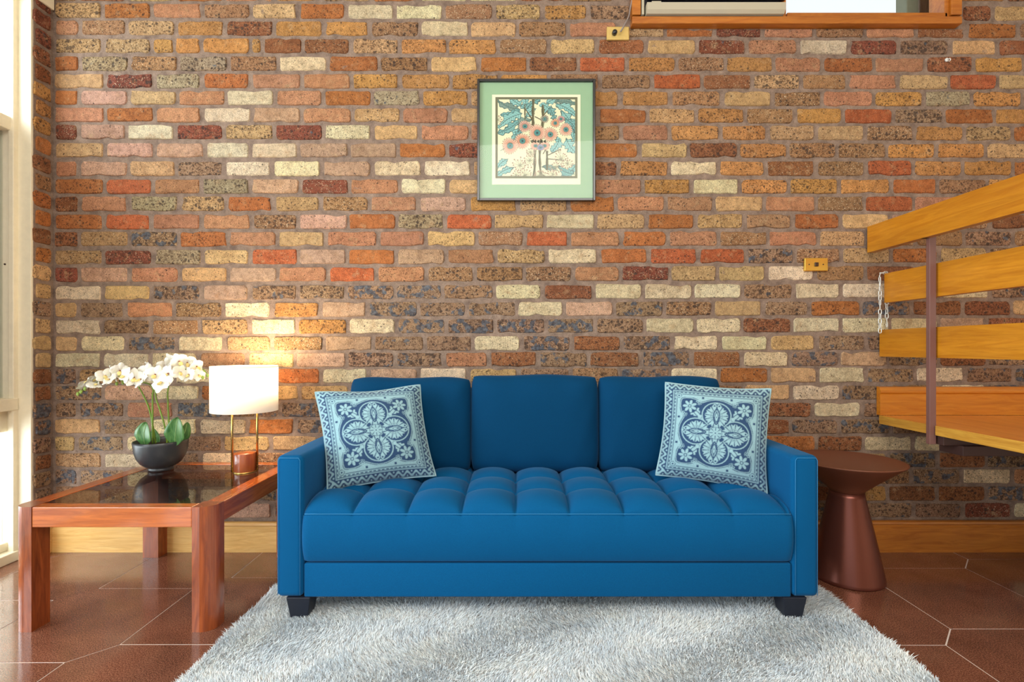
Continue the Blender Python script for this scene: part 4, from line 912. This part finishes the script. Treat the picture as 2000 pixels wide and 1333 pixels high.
def flower(pos, yaw, pitch, roll=0, sc=1.0):                  # faces -Y when yaw = 0
    e = bpy.data.objects.new('flower', None)
    core = lathe_mesh([(0, 0), (.0035, .001), (.003, .006), (0, .007)], 0, 0, 10)
    core.transform(Matrix.Rotation(math.pi/2, 4, 'X')); f = link('flower', core, M_LIPC, orch)
    bpy.data.objects.remove(e)
    f.location = Vector(pos)-orch.location; f.rotation_euler = (pitch, roll, yaw); f.scale = (sc,)*3
    for me, ang in ((PM_SEP, 0), (PM_BIG, 82), (PM_BIG, -82), (PM_SEP, 145), (PM_SEP, -145)):
        o = link('petal', me, None, f); o.rotation_euler = (random.uniform(-.22, .22), math.radians(ang+random.uniform(-6, 6)), 0)
    link('lip', LIP, None, f); return f
fl = [(163, 752, 2.23, -1.5, -.7, .8), (184, 752, 2.21, 1.2, -.9, .8), (214, 742, 2.2, -.2, -.9, .85), (176, 745, 2.22, -1.3, -.4, .9), (192, 740, 2.25, -.8, -.3, 1.0), (205, 735, 2.22, .9, -.5, 1.0), (222, 730, 2.26, -1.0, .3, 1.05), (234, 724, 2.22, .7, .4, 1.0), (246, 733, 2.20, -.4, -.2, 1.0),
      (262, 738, 2.21, .5, .0, 1.1), (276, 742, 2.20, -.5, -.5, 1.05), (288, 728, 2.24, .2, .3, 1.1), (303, 732, 2.21, .4, -.1, 1.1), (316, 748, 2.18, .1, -.6, 1.25), (330, 730, 2.22, -.5, .1, 1.1),
      (322, 716, 2.28, .9, .6, .95), (336, 705, 2.30, -.3, .5, 1.0), (350, 706, 2.27, .6, .3, 1.0), (352, 728, 2.22, .9, -.3, .95), (366, 708, 2.30, .1, .5, 1.0), (369, 732, 2.24, -.2, -.2, .9), (384, 716, 2.30, 1.0, .2, .9), (388, 733, 2.26, .9, -.2, .75), (296, 718, 2.32, -.9, .6, .95)]
for i, (px, py, Y, yw, pt, sc) in enumerate(fl): flower(P(px, py, Y), yw, pt, random.uniform(-.5, .5), sc*.98)
for (px, py, Y) in ((158, 766, 2.225), (152, 770, 2.225), (166, 760, 2.23), (398, 728, 2.28), (405, 734, 2.30), (396, 738, 2.27), (240, 748, 2.25), (228, 750, 2.25)):
    c = P(px, py, Y); part('bud', lathe_mesh([(0, c.z-.010), (.004, c.z-.006), (.0065, c.z), (.0045, c.z+.006), (0, c.z+.010)], c.x, c.y, 12), M_BUD, orch)
# ------------------------------------------------ round side table
sx_, sy_ = 1.437, 2.215
st = thing('side_table', (sx_, sy_, 0), 'round rust brown metal side table with flared cone base behind the sofa arm', 'side table')
part('base', lathe_mesh([(0, 0), (.139, 0), (.141, .006), (.139, .016), (.129, .07), (.115, .14), (.098, .22), (.082, .29), (.069, .352), (.066, .372)], sx_, sy_, 96), M_SIDE, st, True)
part('table_top', lathe_mesh([(.066, .372), (.069, .380), (.12, .425), (.17, .466), (.214, .500), (.2175, .504), (.2165, .507), (.210, .5065), (.20, .503), (0, .502)], sx_, sy_, 96), M_SIDETOP, st, True)
